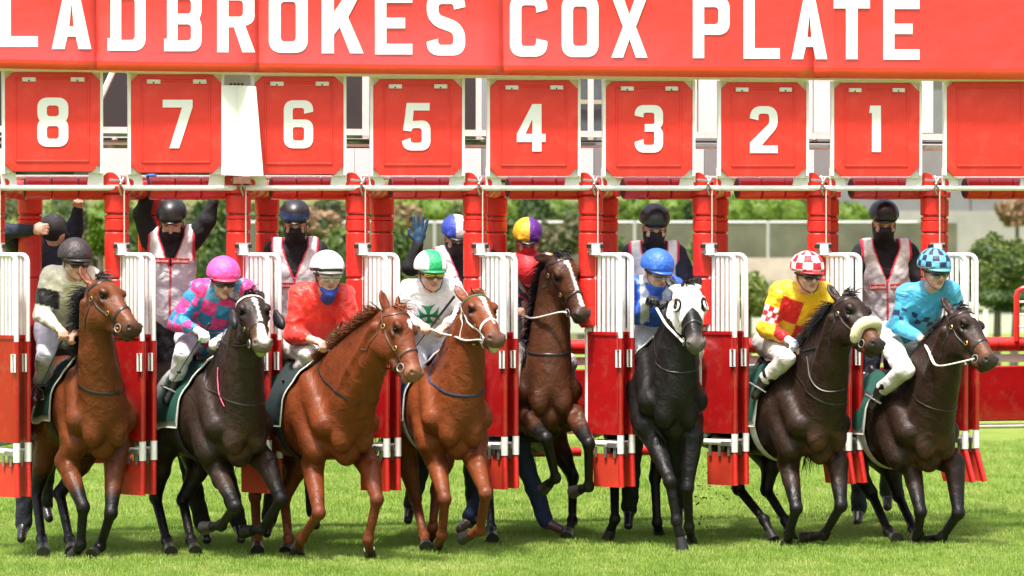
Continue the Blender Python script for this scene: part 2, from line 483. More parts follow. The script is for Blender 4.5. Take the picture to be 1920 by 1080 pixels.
def round_loop(lp):
    out = []; n = len(lp)
    for i, p in enumerate(lp):
        r = p[2] if len(p) > 2 else 0
        c = np.array(p[:2], float)
        if r <= 0: out.append(c); continue
        a = vn(np.array(lp[i - 1][:2]) - c); b = vn(np.array(lp[(i + 1) % n][:2]) - c)
        for k in range(6):
            t = k / 5; out.append((1 - t) ** 2 * (c + a * r) + 2 * t * (1 - t) * (c + (a + b) * r * .10) + t * t * (c + b * r))
    return out
def glyph(ch, place, dep, name, m, parent):
    """place(x, y) -> world point; dep: extrusion vector towards the viewer"""
    loops = [round_loop(l) for l in GL[ch]]
    flat = [p for l in loops for p in l]
    tri = tessellate_polygon([[Vector((p[0], p[1], 0)) for p in l] for l in loops])
    Vb = [place(p[0], p[1]) for p in flat]; Vf = [v + dep for v in Vb]
    F = [tuple(i + len(Vb) for i in t) for t in tri]
    o = 0
    for l in loops:
        k = len(l)
        for i in range(k): a, b = o + i, o + (i + 1) % k; F.append((a, b, b + len(Vb), a + len(Vb)))
        o += k
    mb = MB(); mb.add(Vb + Vf, F)
    return mb.build(name, m, parent, smooth=False)

# ------------------------------------------------------------------ the starting gate
gate = empty('starting_gate', G(960, 475) * [1, 1, 0], 'long red and white starting gate with padded posts and a row of numbered plates', 'starting gate')
def Zr(v): return G(960, v)[2]              # height above ground of a picture row on the gate front
UPZ = np.array([0, 0, 1.0])
PU = [-14, 219, 447, 671, 891, 1107, 1321, 1535, 1748, 1962]
TUBE_B = [52, 288, 524, 746, 967, 1185, 1399, 1613, 1831]
SLANT = [5, 2, 3, 3, 4, 4, 3, 12, 19]
# posts of padded drums
def drum(parent, c, z0, z1, r, name='padding', m=M_red, seam=True):
    h = z1 - z0; n = 20; V = []; F = []
    prof = [(z0, r * .90), (z0 + min(.012, h * .1), r), (z1 - min(.012, h * .1), r), (z1, r * .90)]
    for z, rr in prof:
        for k in range(n):
            q = 2 * math.pi * k / n
            V.append((c[0] + rr * math.cos(q), c[1] + rr * math.sin(q), z))
    for i in range(3):
        for k in range(n): F.append((i * n + k, i * n + (k + 1) % n, (i + 1) * n + (k + 1) % n, (i + 1) * n + k))
    F += [tuple(range(n - 1, -1, -1)), tuple(range(3 * n, 4 * n))]
    mb = MB(); mb.add(V, F)
    return mb.build(name, m, parent)
def zat(u, v): return G(u, v)[2]
SEC = [(352, 365, 1.16), (367, 402, 1.0), (405, 412, .97), (412, 434, .97), (436, 520, .96), (522, 612, .96)]
first = None
def make_post(c, u, name):
    p = empty(name, (c[0], c[1], 0), parent=None); p.parent = gate; p.location = Vector((c[0], c[1], 0)) - gate.location
    for a, b, k in SEC: drum(p, c, zat(960, b), zat(960, a), .108 * k)
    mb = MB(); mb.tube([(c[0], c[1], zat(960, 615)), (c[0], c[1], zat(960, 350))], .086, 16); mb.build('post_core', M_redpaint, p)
    return p
proto = make_post(G(PU[0], 475), PU[0], 'padded_post')
c0 = G(PU[0], 475)
cs = [G(u, 475) for u in PU[1:]] + [G(u, 475) + GBACK * 1.08 for u in PU]
for c in cs:
    d = c - c0; copy_obj(proto, (d[0], d[1], 0), gate, children=True)
# padded top rails made of rolled sections with dark straps
def roll(a, b, r, n, name='padded_rail', cap=True):
    p = empty(name, (0, 0, 0)); p.parent = gate; mid = (a + b) / 2; p.location = Vector([float(x) for x in mid]) - gate.location
    d = (b - a) / n; L = np.linalg.norm(d); t = vn(d)
    e1 = vn(np.cross(t, UPZ)); e2 = np.cross(e1, t); q = 18
    o0 = None
    for i in range(n):
        if o0 is None:
            V = []; F = []
            for f, rr in ((.012, .90), (.05, 1), (.95, 1), (.988, .90)):
                for k in range(q): V.append(a + d * f + r * rr * (math.cos(2 * math.pi * k / q) * e1 + math.sin(2 * math.pi * k / q) * e2))
            for m_ in range(3):
                for k in range(q): F.append((m_ * q + k, m_ * q + (k + 1) % q, (m_ + 1) * q + (k + 1) % q, (m_ + 1) * q + k))
            F += [tuple(range(q - 1, -1, -1)), tuple(range(3 * q, 4 * q))]
            mb = MB(); mb.add(V, F); o0 = mb.build('padding', M_red, p)
        else: copy_obj(o0, d * i, p)
    MB().tube([a, b], r * .88, 12).build('strap_core', M_black, p)
    return p
for i in range(9):
    a = G(PU[i] + 60, 353, .08); b = G(PU[i + 1] - 24, 353, .08)
    roll(a, b, .098, 3)
    a2 = a + GBACK * 1.08; b2 = b + GBACK * 1.08 + GDIR * .1
    roll(a2, b2, .085, 3)
    # diagonal padded brace from post top back
    roll(G(PU[i] + 2, 353, .05), G(PU[i] + 2, 353, .05) + GBACK * .95, .085, 3, 'padded_stretcher')
# white tube along the front
MB().tube([G(-80, 352, -.10), G(2000, 353, -.10)], .024, 10).build('front_tube', M_white, gate)
MB().tube([G(-80, 332, 1.0), G(2000, 335, 1.0)], .020, 8).build('rear_tube', M_white, gate)
# drums, hooks, ropes on top of every post
for i, u in enumerate(PU[:9]):
    p = empty('latch_gear', (0, 0, 0)); p.parent = gate; L0 = G(u, 340); p.location = Vector([float(x) for x in L0]) - gate.location
    mb = MB(); mb.tube([G(u - 12, 338, -.09), G(u - 12, 338, .08)], .068, 18); mb.build('red_drum', M_red, p)
    mb = MB(); mb.tube([G(u + 24, 343, -.10), G(u + 24, 343, .03)], .036, 14); mb.build('small_drum', M_red, p)
    mb = MB(); mb.box(G(u - 8, 346, -.05), GDIR * .085, GNRM * .05, UPZ * .018, .01); mb.build('clamp', M_red, p)
    mb = MB()
    mb.tube([G(u - 14, 337, -.15), G(u + 2, 339, -.16), G(u + 12, 341, -.15)], .010, 6)
    mb.tube([G(u + 4, 330, -.14), G(u + 8, 341, -.17), G(u + 4, 352, -.17), G(u + 9, 366, -.15)], .010, 6)
    mb.tube([G(u + 12, 334, -.14), G(u + 6, 345, -.18), G(u + 13, 356, -.16)], .008, 6)
    mb.build('chain_hook', M_steel, p)
    MB().tube([G(u + 14, 350, -.16), G(u + 14, 458, -.14)], .006, 5).build('rope', M_rope, p)
    MB().tube([G(u + 9, 457, -.13), G(u + 9, 478, -.13)], .050, 14).build('roller', M_white, p)
    for v in (460, 474):
        mb = MB(); mb.tube([G(u - 5, v - 2, -.15), G(u + 23, v - 2, -.15)], .012, 6, ); mb.build('roller_pin', M_steel, p)
    for s in (-12, 12):
        MB().box(G(u + 9 + s, 462, -.15), GDIR * .014, GNRM * .03, UPZ * .016).build('roller_stop', M_black, p)
# open front doors
def door(ui, uo, near, off0, slant, bars, label=None, latch=True):
    """hinge at photo column ui, free edge at uo, free edge near metres closer"""
    p = empty('gate_door', (0, 0, 0)); p.parent = gate
    lo = G(ui, 475, off0); p.location = Vector([float(x) for x in lo]) - gate.location
    if label: p['label'] = label
    A0 = G(ui, 475, off0); B0 = G(uo, 475, off0) - np.array([0, near, 0]); B0 = W(uo, 475, B0[1])
    def X(f, z): q = A0 + (B0 - A0) * f; return np.array([q[0], q[1], z])
    z = {v: zat(960, v) for v in (478, 484, 622, 628, 640, 812, 815, 832, 850, 912)}
    dn = vn(np.cross(B0 - A0, UPZ)); dn = dn if dn[1] < 0 else -dn
    w = np.linalg.norm((B0 - A0)[:2]); R_ = .07
    top = [X(0, z[628]), X(0, z[478])]
    arc = [np.array([*(X(1 - R_ / w * (1 - math.sin(q)), 0))[:2], z[478] - R_ * (1 - math.cos(q))]) for q in np.linspace(0, math.pi / 2, 6)]
    MB().tube([X(0, z[478])] + arc + [X(1, z[640])], .020, 10).build('top_tube', M_white, p)
    MB().tube([X(0, z[815]), X(0, z[478] + .01)], .019, 8).build('hinge_tube', M_white, p)
    b0 = None
    for k in range(bars):
        f = (k + .7) / (bars + .35)
        if b0 is None:
            b0 = MB().box((X(f, z[628]) + X(f, z[478])) / 2, vn(B0 - A0) * .0135, dn * .008, UPZ * ((z[478] - z[628]) / 2 + .005)).build('bar', M_white, p, smooth=False); f0 = f
        else: copy_obj(b0, (B0 - A0) * (f - f0) * [1, 1, 0], p)
    pc = (X(.03, 0) + X(.94, 0)) / 2; hw = (B0 - A0) * .455; hw[2] = 0
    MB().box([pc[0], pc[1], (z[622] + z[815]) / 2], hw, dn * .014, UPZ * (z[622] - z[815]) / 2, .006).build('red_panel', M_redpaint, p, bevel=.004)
    MB().box([pc[0] + dn[0] * .017, pc[1] + dn[1] * .017, z[628] + .006], hw * .96, dn * .006, UPZ * .010).build('panel_lip', M_redpaint, p)
    MB().tube([X(1, z[640] + .03), X(1, z[815])], .027, 12).build('edge_tube', M_redpaint, p)
    MB().tube([X(1, z[815] - .002), X(1, z[850])], .030, 12).build('edge_sleeve', M_white, p)
    MB().tube([X(-.1, z[832]), X(.9, z[832])], .026, 10).build('bottom_rail', M_white, p)
    bk0 = None
    for k in range(3):
        q = X(.3 + .28 * k, z[850] + .01)
        if bk0 is None: bk0 = MB().box(q + dn * .02, vn(B0 - A0) * .012, dn * .006, UPZ * .045).build('bracket', M_steel, p, smooth=False); q_0 = q
        else: copy_obj(bk0, q - q_0, p)
    MB().box(X(.80, z[832] - .01) + dn * .025, vn(B0 - A0) * .05, dn * .012, UPZ * .02).build('hinge_block', M_steel, p, smooth=False)
    # hanging flap, swung slightly outwards
    sc = slant / 214.0
    sl = vn(B0 - A0) * sc + dn * .01
    T0, T1 = X(.17, z[850] - .005), X(.97, z[850] - .005)
    bz = z[912] - z[850]
    Bq0, Bq1 = T0 + sl + [0, 0, bz], T1 + sl + [0, 0, bz]
    mb = MB(); mb.add([T0, T1, Bq1, Bq0] + [q - dn * .012 for q in (T0, T1, Bq1, Bq0)], [(0, 1, 2, 3), (7, 6, 5, 4), (0, 4, 5, 1), (1, 5, 6, 2), (2, 6, 7, 3), (3, 7, 4, 0)])
    mb.build('flap', mat('flap_rubber', (.50, .035, .016), .5, noise=6, noise_amt=.15), p, smooth=False)
    MB().tube([X(1, z[850] - .004), X(1, z[850] - .004) + sl + [0, 0, bz]], .024, 10).build('flap_edge', M_red, p)
    if latch:
        za, zb = zat(960, 656), zat(960, 688)
        c = X(1.0, 0) + dn * .036
        e = vn(B0 - A0)
        lp = [np.array([*(c + e * sx)[:2], zz]) for sx, zz in ((-.020, za), (.022, za), (.022, zb), (-.020, zb))]
        MB().tube(lp, .009, 6, closed=True).build('latch_loop', M_white, p)
        MB().box([*(c - dn * .008)[:2], (za + zb) / 2], e * .016, dn * .008, UPZ * .06).build('latch_plate', M_steel, p)
    return p
for i in range(9):
    tb = TUBE_B[i]; u = PU[i]
    door(u - 6, tb - 21, .30, -.02, SLANT[i], 7)
    door(u + 20, tb, .30, .10, SLANT[i] + (1 if SLANT[i] > 8 else 0), 6, latch=True)
    p = empty('gas_strut', (0, 0, 0)); p.parent = gate; p0 = G(tb - 6, 722, -.12); p.location = Vector([float(x) for x in p0]) - gate.location
    MB().tube([G(tb - 6, 724, -.14), G(tb - 14, 762, -.06)], .016, 8).build('cylinder', M_black, p)
    MB().tube([G(tb - 14, 762, -.06), G(tb - 15, 812, -.04)], .008, 6).build('rod', M_steel, p)
    MB().box(G(tb - 6, 720, -.15), GDIR * .016, GNRM * .016, UPZ * .014).build('clip', M_white, p)
# stall partitions, running back from every post
for i in range(10):
    a = G(PU[i], 475, .12); b = a + GBACK * 2.25
    z0, z1 = zat(960, 812), zat(960, 632)
    p = empty('stall_partition', (0, 0, 0)); p.parent = gate; p.location = Vector((float(a[0]), float(a[1]), 0)) - gate.location
    m_ = (a + b) / 2; hv = (b - a) / 2; sd = vn(np.cross(hv, UPZ))
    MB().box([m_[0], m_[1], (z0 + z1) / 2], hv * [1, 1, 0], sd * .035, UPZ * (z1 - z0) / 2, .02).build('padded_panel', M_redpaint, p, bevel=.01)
    MB().tube([[a[0], a[1], z1 + .05], [b[0], b[1], z1 + .05]], .055, 12).build('top_roll', M_red, p)
    MB().tube([[a[0], a[1], z0 - .05], [b[0], b[1], z0 - .05]], .025, 8).build('lower_rail', M_white, p)
# rear tail gates, closed behind the attendants
for i in range(10):
    ua = PU[i]; a = G(PU[i], 475, .12) + GBACK * 2.25
    b = (G(PU[i + 1], 475, .12) if i < 9 else G(2175, 475, .12)) + GBACK * 2.25
    p = empty('tail_gate', (0, 0, 0)); p.parent = gate; p.location = Vector((float(a[0]), float(a[1]), 0)) - gate.location
    def X(f, z): q = a + (b - a) * f; return np.array([q[0], q[1], z])
    zz = lambda v: CAM_H - (v - 475) * 33.3 / FPX
    MB().tube([X(.02, zz(650)), X(.98, zz(650))], .070, 14).build('top_roll', M_red, p)
    mb = MB()
    for f in (.15, .22, .29, .5, .72, .79, .86): mb.tube([X(f, zz(650)), X(f + .012, zz(650))], .0715, 14)
    mb.build('strap', mat('dark_red_strap', (.22, .012, .01), .5), p)
    hv = (b - a) / 2
    MB().box((X(.5, zz(677))), hv * .97 * [1, 1, 0], GNRM * .015, UPZ * .038).build('white_board', M_white, p)
    MB().box((X(.5, (zz(692) + zz(798)) / 2)), hv * .96 * [1, 1, 0], GNRM * .035, UPZ * (zz(692) - zz(798)) / 2, .02).build('padded_panel', M_redpaint, p, bevel=.012)
    MB().tube([X(-.01, zz(808)), X(1.01, zz(808))], .024, 10).build('lower_tube', M_white, p)
    if i < 8: MB().tube([X(.08, zz(846)), X(.60, zz(846))], .045, 12).build('foot_roll', M_red, p)
    if i == 9: break
# number plates
PL = [('8', 7, 189, 135, 322, (70, 128, 183, 275)), ('7', 243, 416, 139, 324, (305, 361, 187, 278)), ('6', 475, 645, 143, 327, (532, 587, 188, 278)),
      ('5', 697, 867, 148, 329, (754, 807, 193, 282)), ('4', 916, 1084, 150, 330, (969, 1022, 195, 284)), ('3', 1133, 1299, 152, 331, (1190, 1243, 197, 286)),
      ('2', 1349, 1512, 154, 331, (1406, 1458, 199, 287)), ('1', 1561, 1724, 155, 331, (1618, 1670, 198, 285)), (None, 1772, 1938, 153, 331, None), (None, -212, -48, 130, 320, None)]
PLATE_OFF = -.16
for ch, x0, x1, y0, y1, nb_ in PL:
    p = empty('number_plate', (0, 0, 0)); p.parent = gate; q0 = G((x0 + x1) / 2, (y0 + y1) / 2, PLATE_OFF); p.location = Vector([float(x) for x in q0]) - gate.location
    if ch: p['label'] = 'red plate bearing a white %s' % ch
    else: p['label'] = 'blank red plate past the numbered ones'
    def octo(g, c, off): return [G(x, y, off) for x, y in ((x0 - g + c, y0 - g), (x1 + g - c, y0 - g), (x1 + g, y0 - g + c), (x1 + g, y1 + g - c), (x1 + g - c, y1 + g), (x0 - g + c, y1 + g), (x0 - g, y1 + g - c), (x0 - g, y0 - g + c))]
    MB().prism(octo(0, 17, PLATE_OFF), -GNRM * .03).build('panel', M_plate, p, smooth=False, bevel=.006)
    # frame strips round the panel
    mb = MB()
    mb.box((G(x0 - 1, (y0 + y1) / 2, PLATE_OFF + .02)), GDIR * .012, GNRM * .022, UPZ * (zat(960, y0) - zat(960, y1)) / 2)
    mb.box((G(x1 + 1, (y0 + y1) / 2, PLATE_OFF + .02)), GDIR * .012, GNRM * .022, UPZ * (zat(960, y0) - zat(960, y1)) / 2)
    mb.box((G((x0 + x1) / 2, y0 - 4, PLATE_OFF + .02)), GDIR * (x1 - x0) / 2 / 207, GNRM * .022, UPZ * .016)
    for (cx, cy, dx, dy) in ((x0, y0, 1, 1), (x1, y0, -1, 1), (x0, y1, 1, -1), (x1, y1, -1, -1)):
        mb.prism([G(cx - 4 * dx, cy - 3 * dy, PLATE_OFF + .035), G(cx + 19 * dx, cy - 3 * dy, PLATE_OFF + .035), G(cx - 4 * dx, cy + 20 * dy, PLATE_OFF + .035)], -GNRM * .02)
    mb.build('frame', M_white, p, smooth=False)
    # foot brackets reaching down to the tube
    for sx, dx in ((x0, 1), (x1, -1)):
        MB().prism([G(sx - 5 * dx, y1 - 16, PLATE_OFF + .06), G(sx + 4 * dx, y1 - 16, PLATE_OFF + .06), G(sx + 12 * dx, y1 + 4, PLATE_OFF + .06), G(sx + 22 * dx, y1 + 1, PLATE_OFF + .06), G(sx + 26 * dx, 353, PLATE_OFF + .06), G(sx - 5 * dx, 353, PLATE_OFF + .06)], -GNRM * .02).build('bracket', M_white, p, smooth=False)
    # embossed border
    mb = MB()
    ix0, ix1, iy0, iy1 = x0 + 23, x1 - 23, y0 + 12, y1 - 20
    for (ax_, ay_, bx_, by_) in ((ix0, iy0, ix0, iy1), (ix1, iy0, ix1, iy1), (ix0, iy1, ix1, iy1), (ix0, iy0, ix1, iy0)):
        mb.tube([G(ax_, ay_, PLATE_OFF - .001), G(bx_, by_, PLATE_OFF - .001)], .009, 6)
    mb.build('embossed_border', M_plate, p)
    if ch or x0 > 0:
        for f in ((.26, .76) if ch else ()):
            cx = x0 + f * (x1 - x0)
            MB().box(G(cx, y0 + 14, PLATE_OFF - .015), GDIR * .058, GNRM * .016, UPZ * .017, .01).build('hinge_clip', M_white, p)
            MB().ellipsoid(G(cx, y0 + 16, PLATE_OFF - .035), GDIR * .007, GNRM * .005, UPZ * .007).build('bolt', M_black, p)
    if ch:
        u0, u1, v0, v1 = nb_
        wch = .62
        glyph(ch, lambda x, y: G(u0 + (u1 - u0) * x / wch, v1 + (v0 - v1) * y, PLATE_OFF - .004), GNRM * .003, 'numeral', M_letter, p)
# banner with its lettering
bn = empty('banner', (0, 0, 0)); bn.parent = gate; q0 = G(960, 60, -.25); bn.location = Vector([float(x) for x in q0]) - gate.location
def BQ(u, v, off=-.28): return G(u, v, off)
def bot(u): return 128 + 22 * (u / 1920.0) ** .7 if u > 0 else 128
def tilt(u, v):
    t_ = np.clip((v - 10) / 130, 0, 1.2); return .035 * t_ * t_ * (1 - float(sstep(np.array(u), 900, 1400)) * .75)
edges = [-420, 181, 485, 943, 1526, 2060]
for a, b in zip(edges[:-1], edges[1:]):
    n = max(4, int((b - a) / 40)); m_ = 10
    V = []; F = []
    for j in range(m_ + 1):
        for i in range(n + 1):
            u = a + .03 + (b - a - .06) * i / n; v0, v1 = -55, bot(u)
            v = v0 + (v1 - v0) * j / m_
            q = BQ(u, v)
            bulge = .003 * math.sin(u * .013 + 2) * math.sin(j / m_ * 3.1) + .003 * math.sin(u * .031) * (j / m_)
            V.append(q + GNRM * (bulge + tilt(u, v)))
    for j in range(m_):
        for i in range(n): k = j * (n + 1) + i; F.append((k, k + 1, k + n + 2, k + n + 1))
    o = mesh_obj('banner_sheet', np.array(V), F, M_banner, bn)
    md = o.modifiers.new('t', 'SOLIDIFY'); md.thickness = .004; md.offset = 0
LT = [('L', -2, 71, 88), ('A', 97, 171, 92), ('D', 207, 273, 95), ('B', 313, 378, 96), ('R', 407, 477, 98), ('O', 504, 577, 99), ('K', 603, 678, 100), ('E', 703, 773, 102), ('S', 800, 872, 104),
      ('C', 956, 1026, 106), ('O', 1053, 1122, 107), ('X', 1146, 1214, 108), ('P', 1299, 1368, 109), ('L', 1394, 1462, 110), ('A', 1484, 1551, 111), ('T', 1563, 1631, 111), ('E', 1656, 1724, 112)]
for ch, a, b, v1 in LT:
    hgt = 118 - 4 * (a / 1900)
    glyph(ch, lambda x, y: G(a + (b - a) * x / .62, v1 - hgt * y, -.288 - tilt(a, v1 - hgt * y)), GNRM * .003, 'letter', M_letter, bn)
MB().tube([G(-80, 128, -.18), G(480, 137, -.18), G(960, 144, -.18), G(2000, 150, -.18)], .016, 8).build('banner_rail', M_white, bn)
# frame work behind the plates
uf = empty('upper_frame', (0, 0, 0)); uf.parent = gate; q0 = G(960, 250, .9); uf.location = Vector([float(x) for x in q0]) - gate.location
M_dark = mat('smoked_panel', (.045, .042, .042), .4, noise=3, noise_amt=.1)
M_sheet = mat('white_sheet', (.74, .71, .71), .5, noise=4, noise_amt=.04)
M_greyp = mat('grey_panel', (.26, .26, .26), .5, noise=3, noise_amt=.12)
def rect(u0, v0, u1, v1, m, name, off=.9, th=.01):
    c = G((u0 + u1) / 2, (v0 + v1) / 2, off); w = np.linalg.norm(G(u1, v0, off) - G(u0, v0, off)) / 2; h_ = abs(G(u0, v0, off)[2] - G(u0, v1, off)[2]) / 2
    return MB().box(c, GDIR * w, GNRM * th, UPZ * h_).build(name, m, uf, smooth=False)
for u0, u1 in ((-60, 5), (180, 246), (640, 682), (860, 893)): rect(u0, 100, u1, 242, M_dark, 'dark_panel', 2.3)
for u0, u1, m_ in ((180, 250, M_sheet), (-60, 10, M_sheet), (640, 664, M_sheet), (665, 705, M_sheet), (860, 902, M_sheet), (904, 920, M_greyp), (1080, 1112, M_sheet), (1114, 1140, M_greyp), (1295, 1319, M_sheet), (1320, 1352, M_greyp), (1508, 1526, M_sheet), (1527, 1566, M_greyp), (1728, 1776, M_greyp)):
    rect(u0, 278, u1, 352, m_, 'side_sheet', 2.3)
for u0, u1 in ((1292, 1306), (1310, 1352), (1505, 1523), (1526, 1566), (1718, 1749)): rect(u0, 120, u1, 249, M_sheet, 'white_sheet', 2.3)
rect(900, 120, 914, 246, mat('pale_pane', (.30, .33, .36), .3), 'pale_pane', 2.33)
rect(1080, 120, 1136, 250, mat('blue_pane', (.10, .125, .135), .2, noise=4, noise_amt=.3), 'blue_pane', 2.36)
rect(1080, 187, 1136, 195, mat('tan_strip', (.45, .38, .28), .6), 'tan_strip', 2.31)
for u0, u1 in ((680, 691), (893, 902), (1103, 1112)): rect(u0, 120, u1, 262, M_white, 'white_post', .88, .02)
for v0, v1, off in ((244, 256, .86), (262, 266, .84), (272, 277, .86)): rect(-80, v0, 2000, v1, M_white, 'cross_rail', off, .012)
MB().tube([G(-80, 259, .80), G(2000, 269, .80)], .010, 6).build('cable', M_black, uf)
MB().tube([G(213, 132, .80), G(186, 190, .80)], .026, 6).build('diagonal_brace', M_white, uf)
for u in (215, 905, 1528): MB().ellipsoid(G(u, 262, .78), GDIR * .03, GNRM * .02, UPZ * .02, 8, 6).build('shackle', M_steel, uf)
# white folded box between plates seven and six
bx = MB()
P_ = lambda u, v, o: G(u, v, o)
bx.add([P_(415, 160, -.25), P_(444, 160, -.20), P_(480, 163, -.34), P_(494, 330, -.34), P_(454, 330, -.20), P_(415, 328, -.25), P_(415, 160, .1), P_(478, 160, .1), P_(494, 330, .1), P_(415, 328, .1)],
       [(0, 5, 4, 1), (1, 4, 3, 2), (0, 1, 2, 7, 6), (5, 9, 8, 3, 4), (0, 6, 9, 5), (2, 3, 8, 7), (6, 7, 8, 9)])
bx.build('folded_cover', mat('cover_white', (.80, .79, .77), .4), gate, smooth=False)
MB().box(G(443, 150, -.05), GDIR * .11, GNRM * .03, UPZ * .05).build('control_box', mat('box_green', (.42, .43, .33), .5), gate)
for k in range(4): MB().ellipsoid(G(433 + k * 7, 158, -.12), GDIR * .012, GNRM * .02, UPZ * .012, 8, 6).build('knob', M_black, gate)
mb = MB(); mb.box(G(452, 338, -.2), GDIR * .07, GNRM * .05, UPZ * .03); mb.build('motor_bracket', mat('rust', (.20, .09, .06), .7, noise=30, noise_amt=.3), gate)
# red crash frame with rungs at the far right
cf = empty('ladder_frame', (0, 0, 0)); cf.parent = gate; q0 = W(1935, 590, 34.2); cf.location = Vector([float(x) for x in q0]) - gate.location
def C_(u, v): return W(u, v, 34.2)
MB().tube([C_(1906, 640), C_(1906, 556), C_(1909, 546), C_(1917, 541), C_(1960, 541)], .028, 10).build('side_tube', M_red, cf)
MB().tube([C_(1960, 541), C_(1972, 548), C_(1974, 640)], .028, 10).build('side_tube', M_red, cf)
for v in (566, 590, 613): MB().tube([C_(1906, v), C_(1974, v)], .011, 6).build('rung', M_white, cf)
# ------------------------------------------------------------------ horses
BLK = (0.0055, 0.005, 0.005)
rng = np.random.RandomState(7)
def locks(roots, dirs, length, width, col, gravity=0.5, seed=1, jitter=0.35, seg=5, colvar=0.3, curl=0.1):
    """tapering hair locks as thin three-sided strips"""
    r = np.random.RandomState(seed)
    V = []; F = []; C = []
    for rt, d in zip(roots, dirs):
        d = vn(np.array(d) + r.normal(0, jitter, 3)); L = length * r.uniform(.6, 1.15); w = width * r.uniform(.6, 1.3)
        p = np.array(rt, float); c = np.array(col) * (1 + r.uniform(-colvar, colvar))
        side = vn(np.cross(d, [0.2, .9, .3])); n0 = len(V)
        for k in range(seg + 1):
            t = k / seg
            ww = w * (1 - t) ** .7 + .0006
            b = np.cross(side, d)
            for q in range(3):
                a = q * 2.094
                V.append(p + ww * (math.cos(a) * side + .45 * math.sin(a) * b)); C.append(c)
            d = vn(d + np.array([0, 0, -gravity / seg]) + r.normal(0, curl, 3))
            p = p + d * L / seg
        for k in range(seg):
            for q in range(3):
                a, b_ = n0 + k * 3 + q, n0 + k * 3 + (q + 1) % 3
                F.append((a, b_, b_ + 3, a + 3))
    return np.array(V), np.array(F), np.array(C)

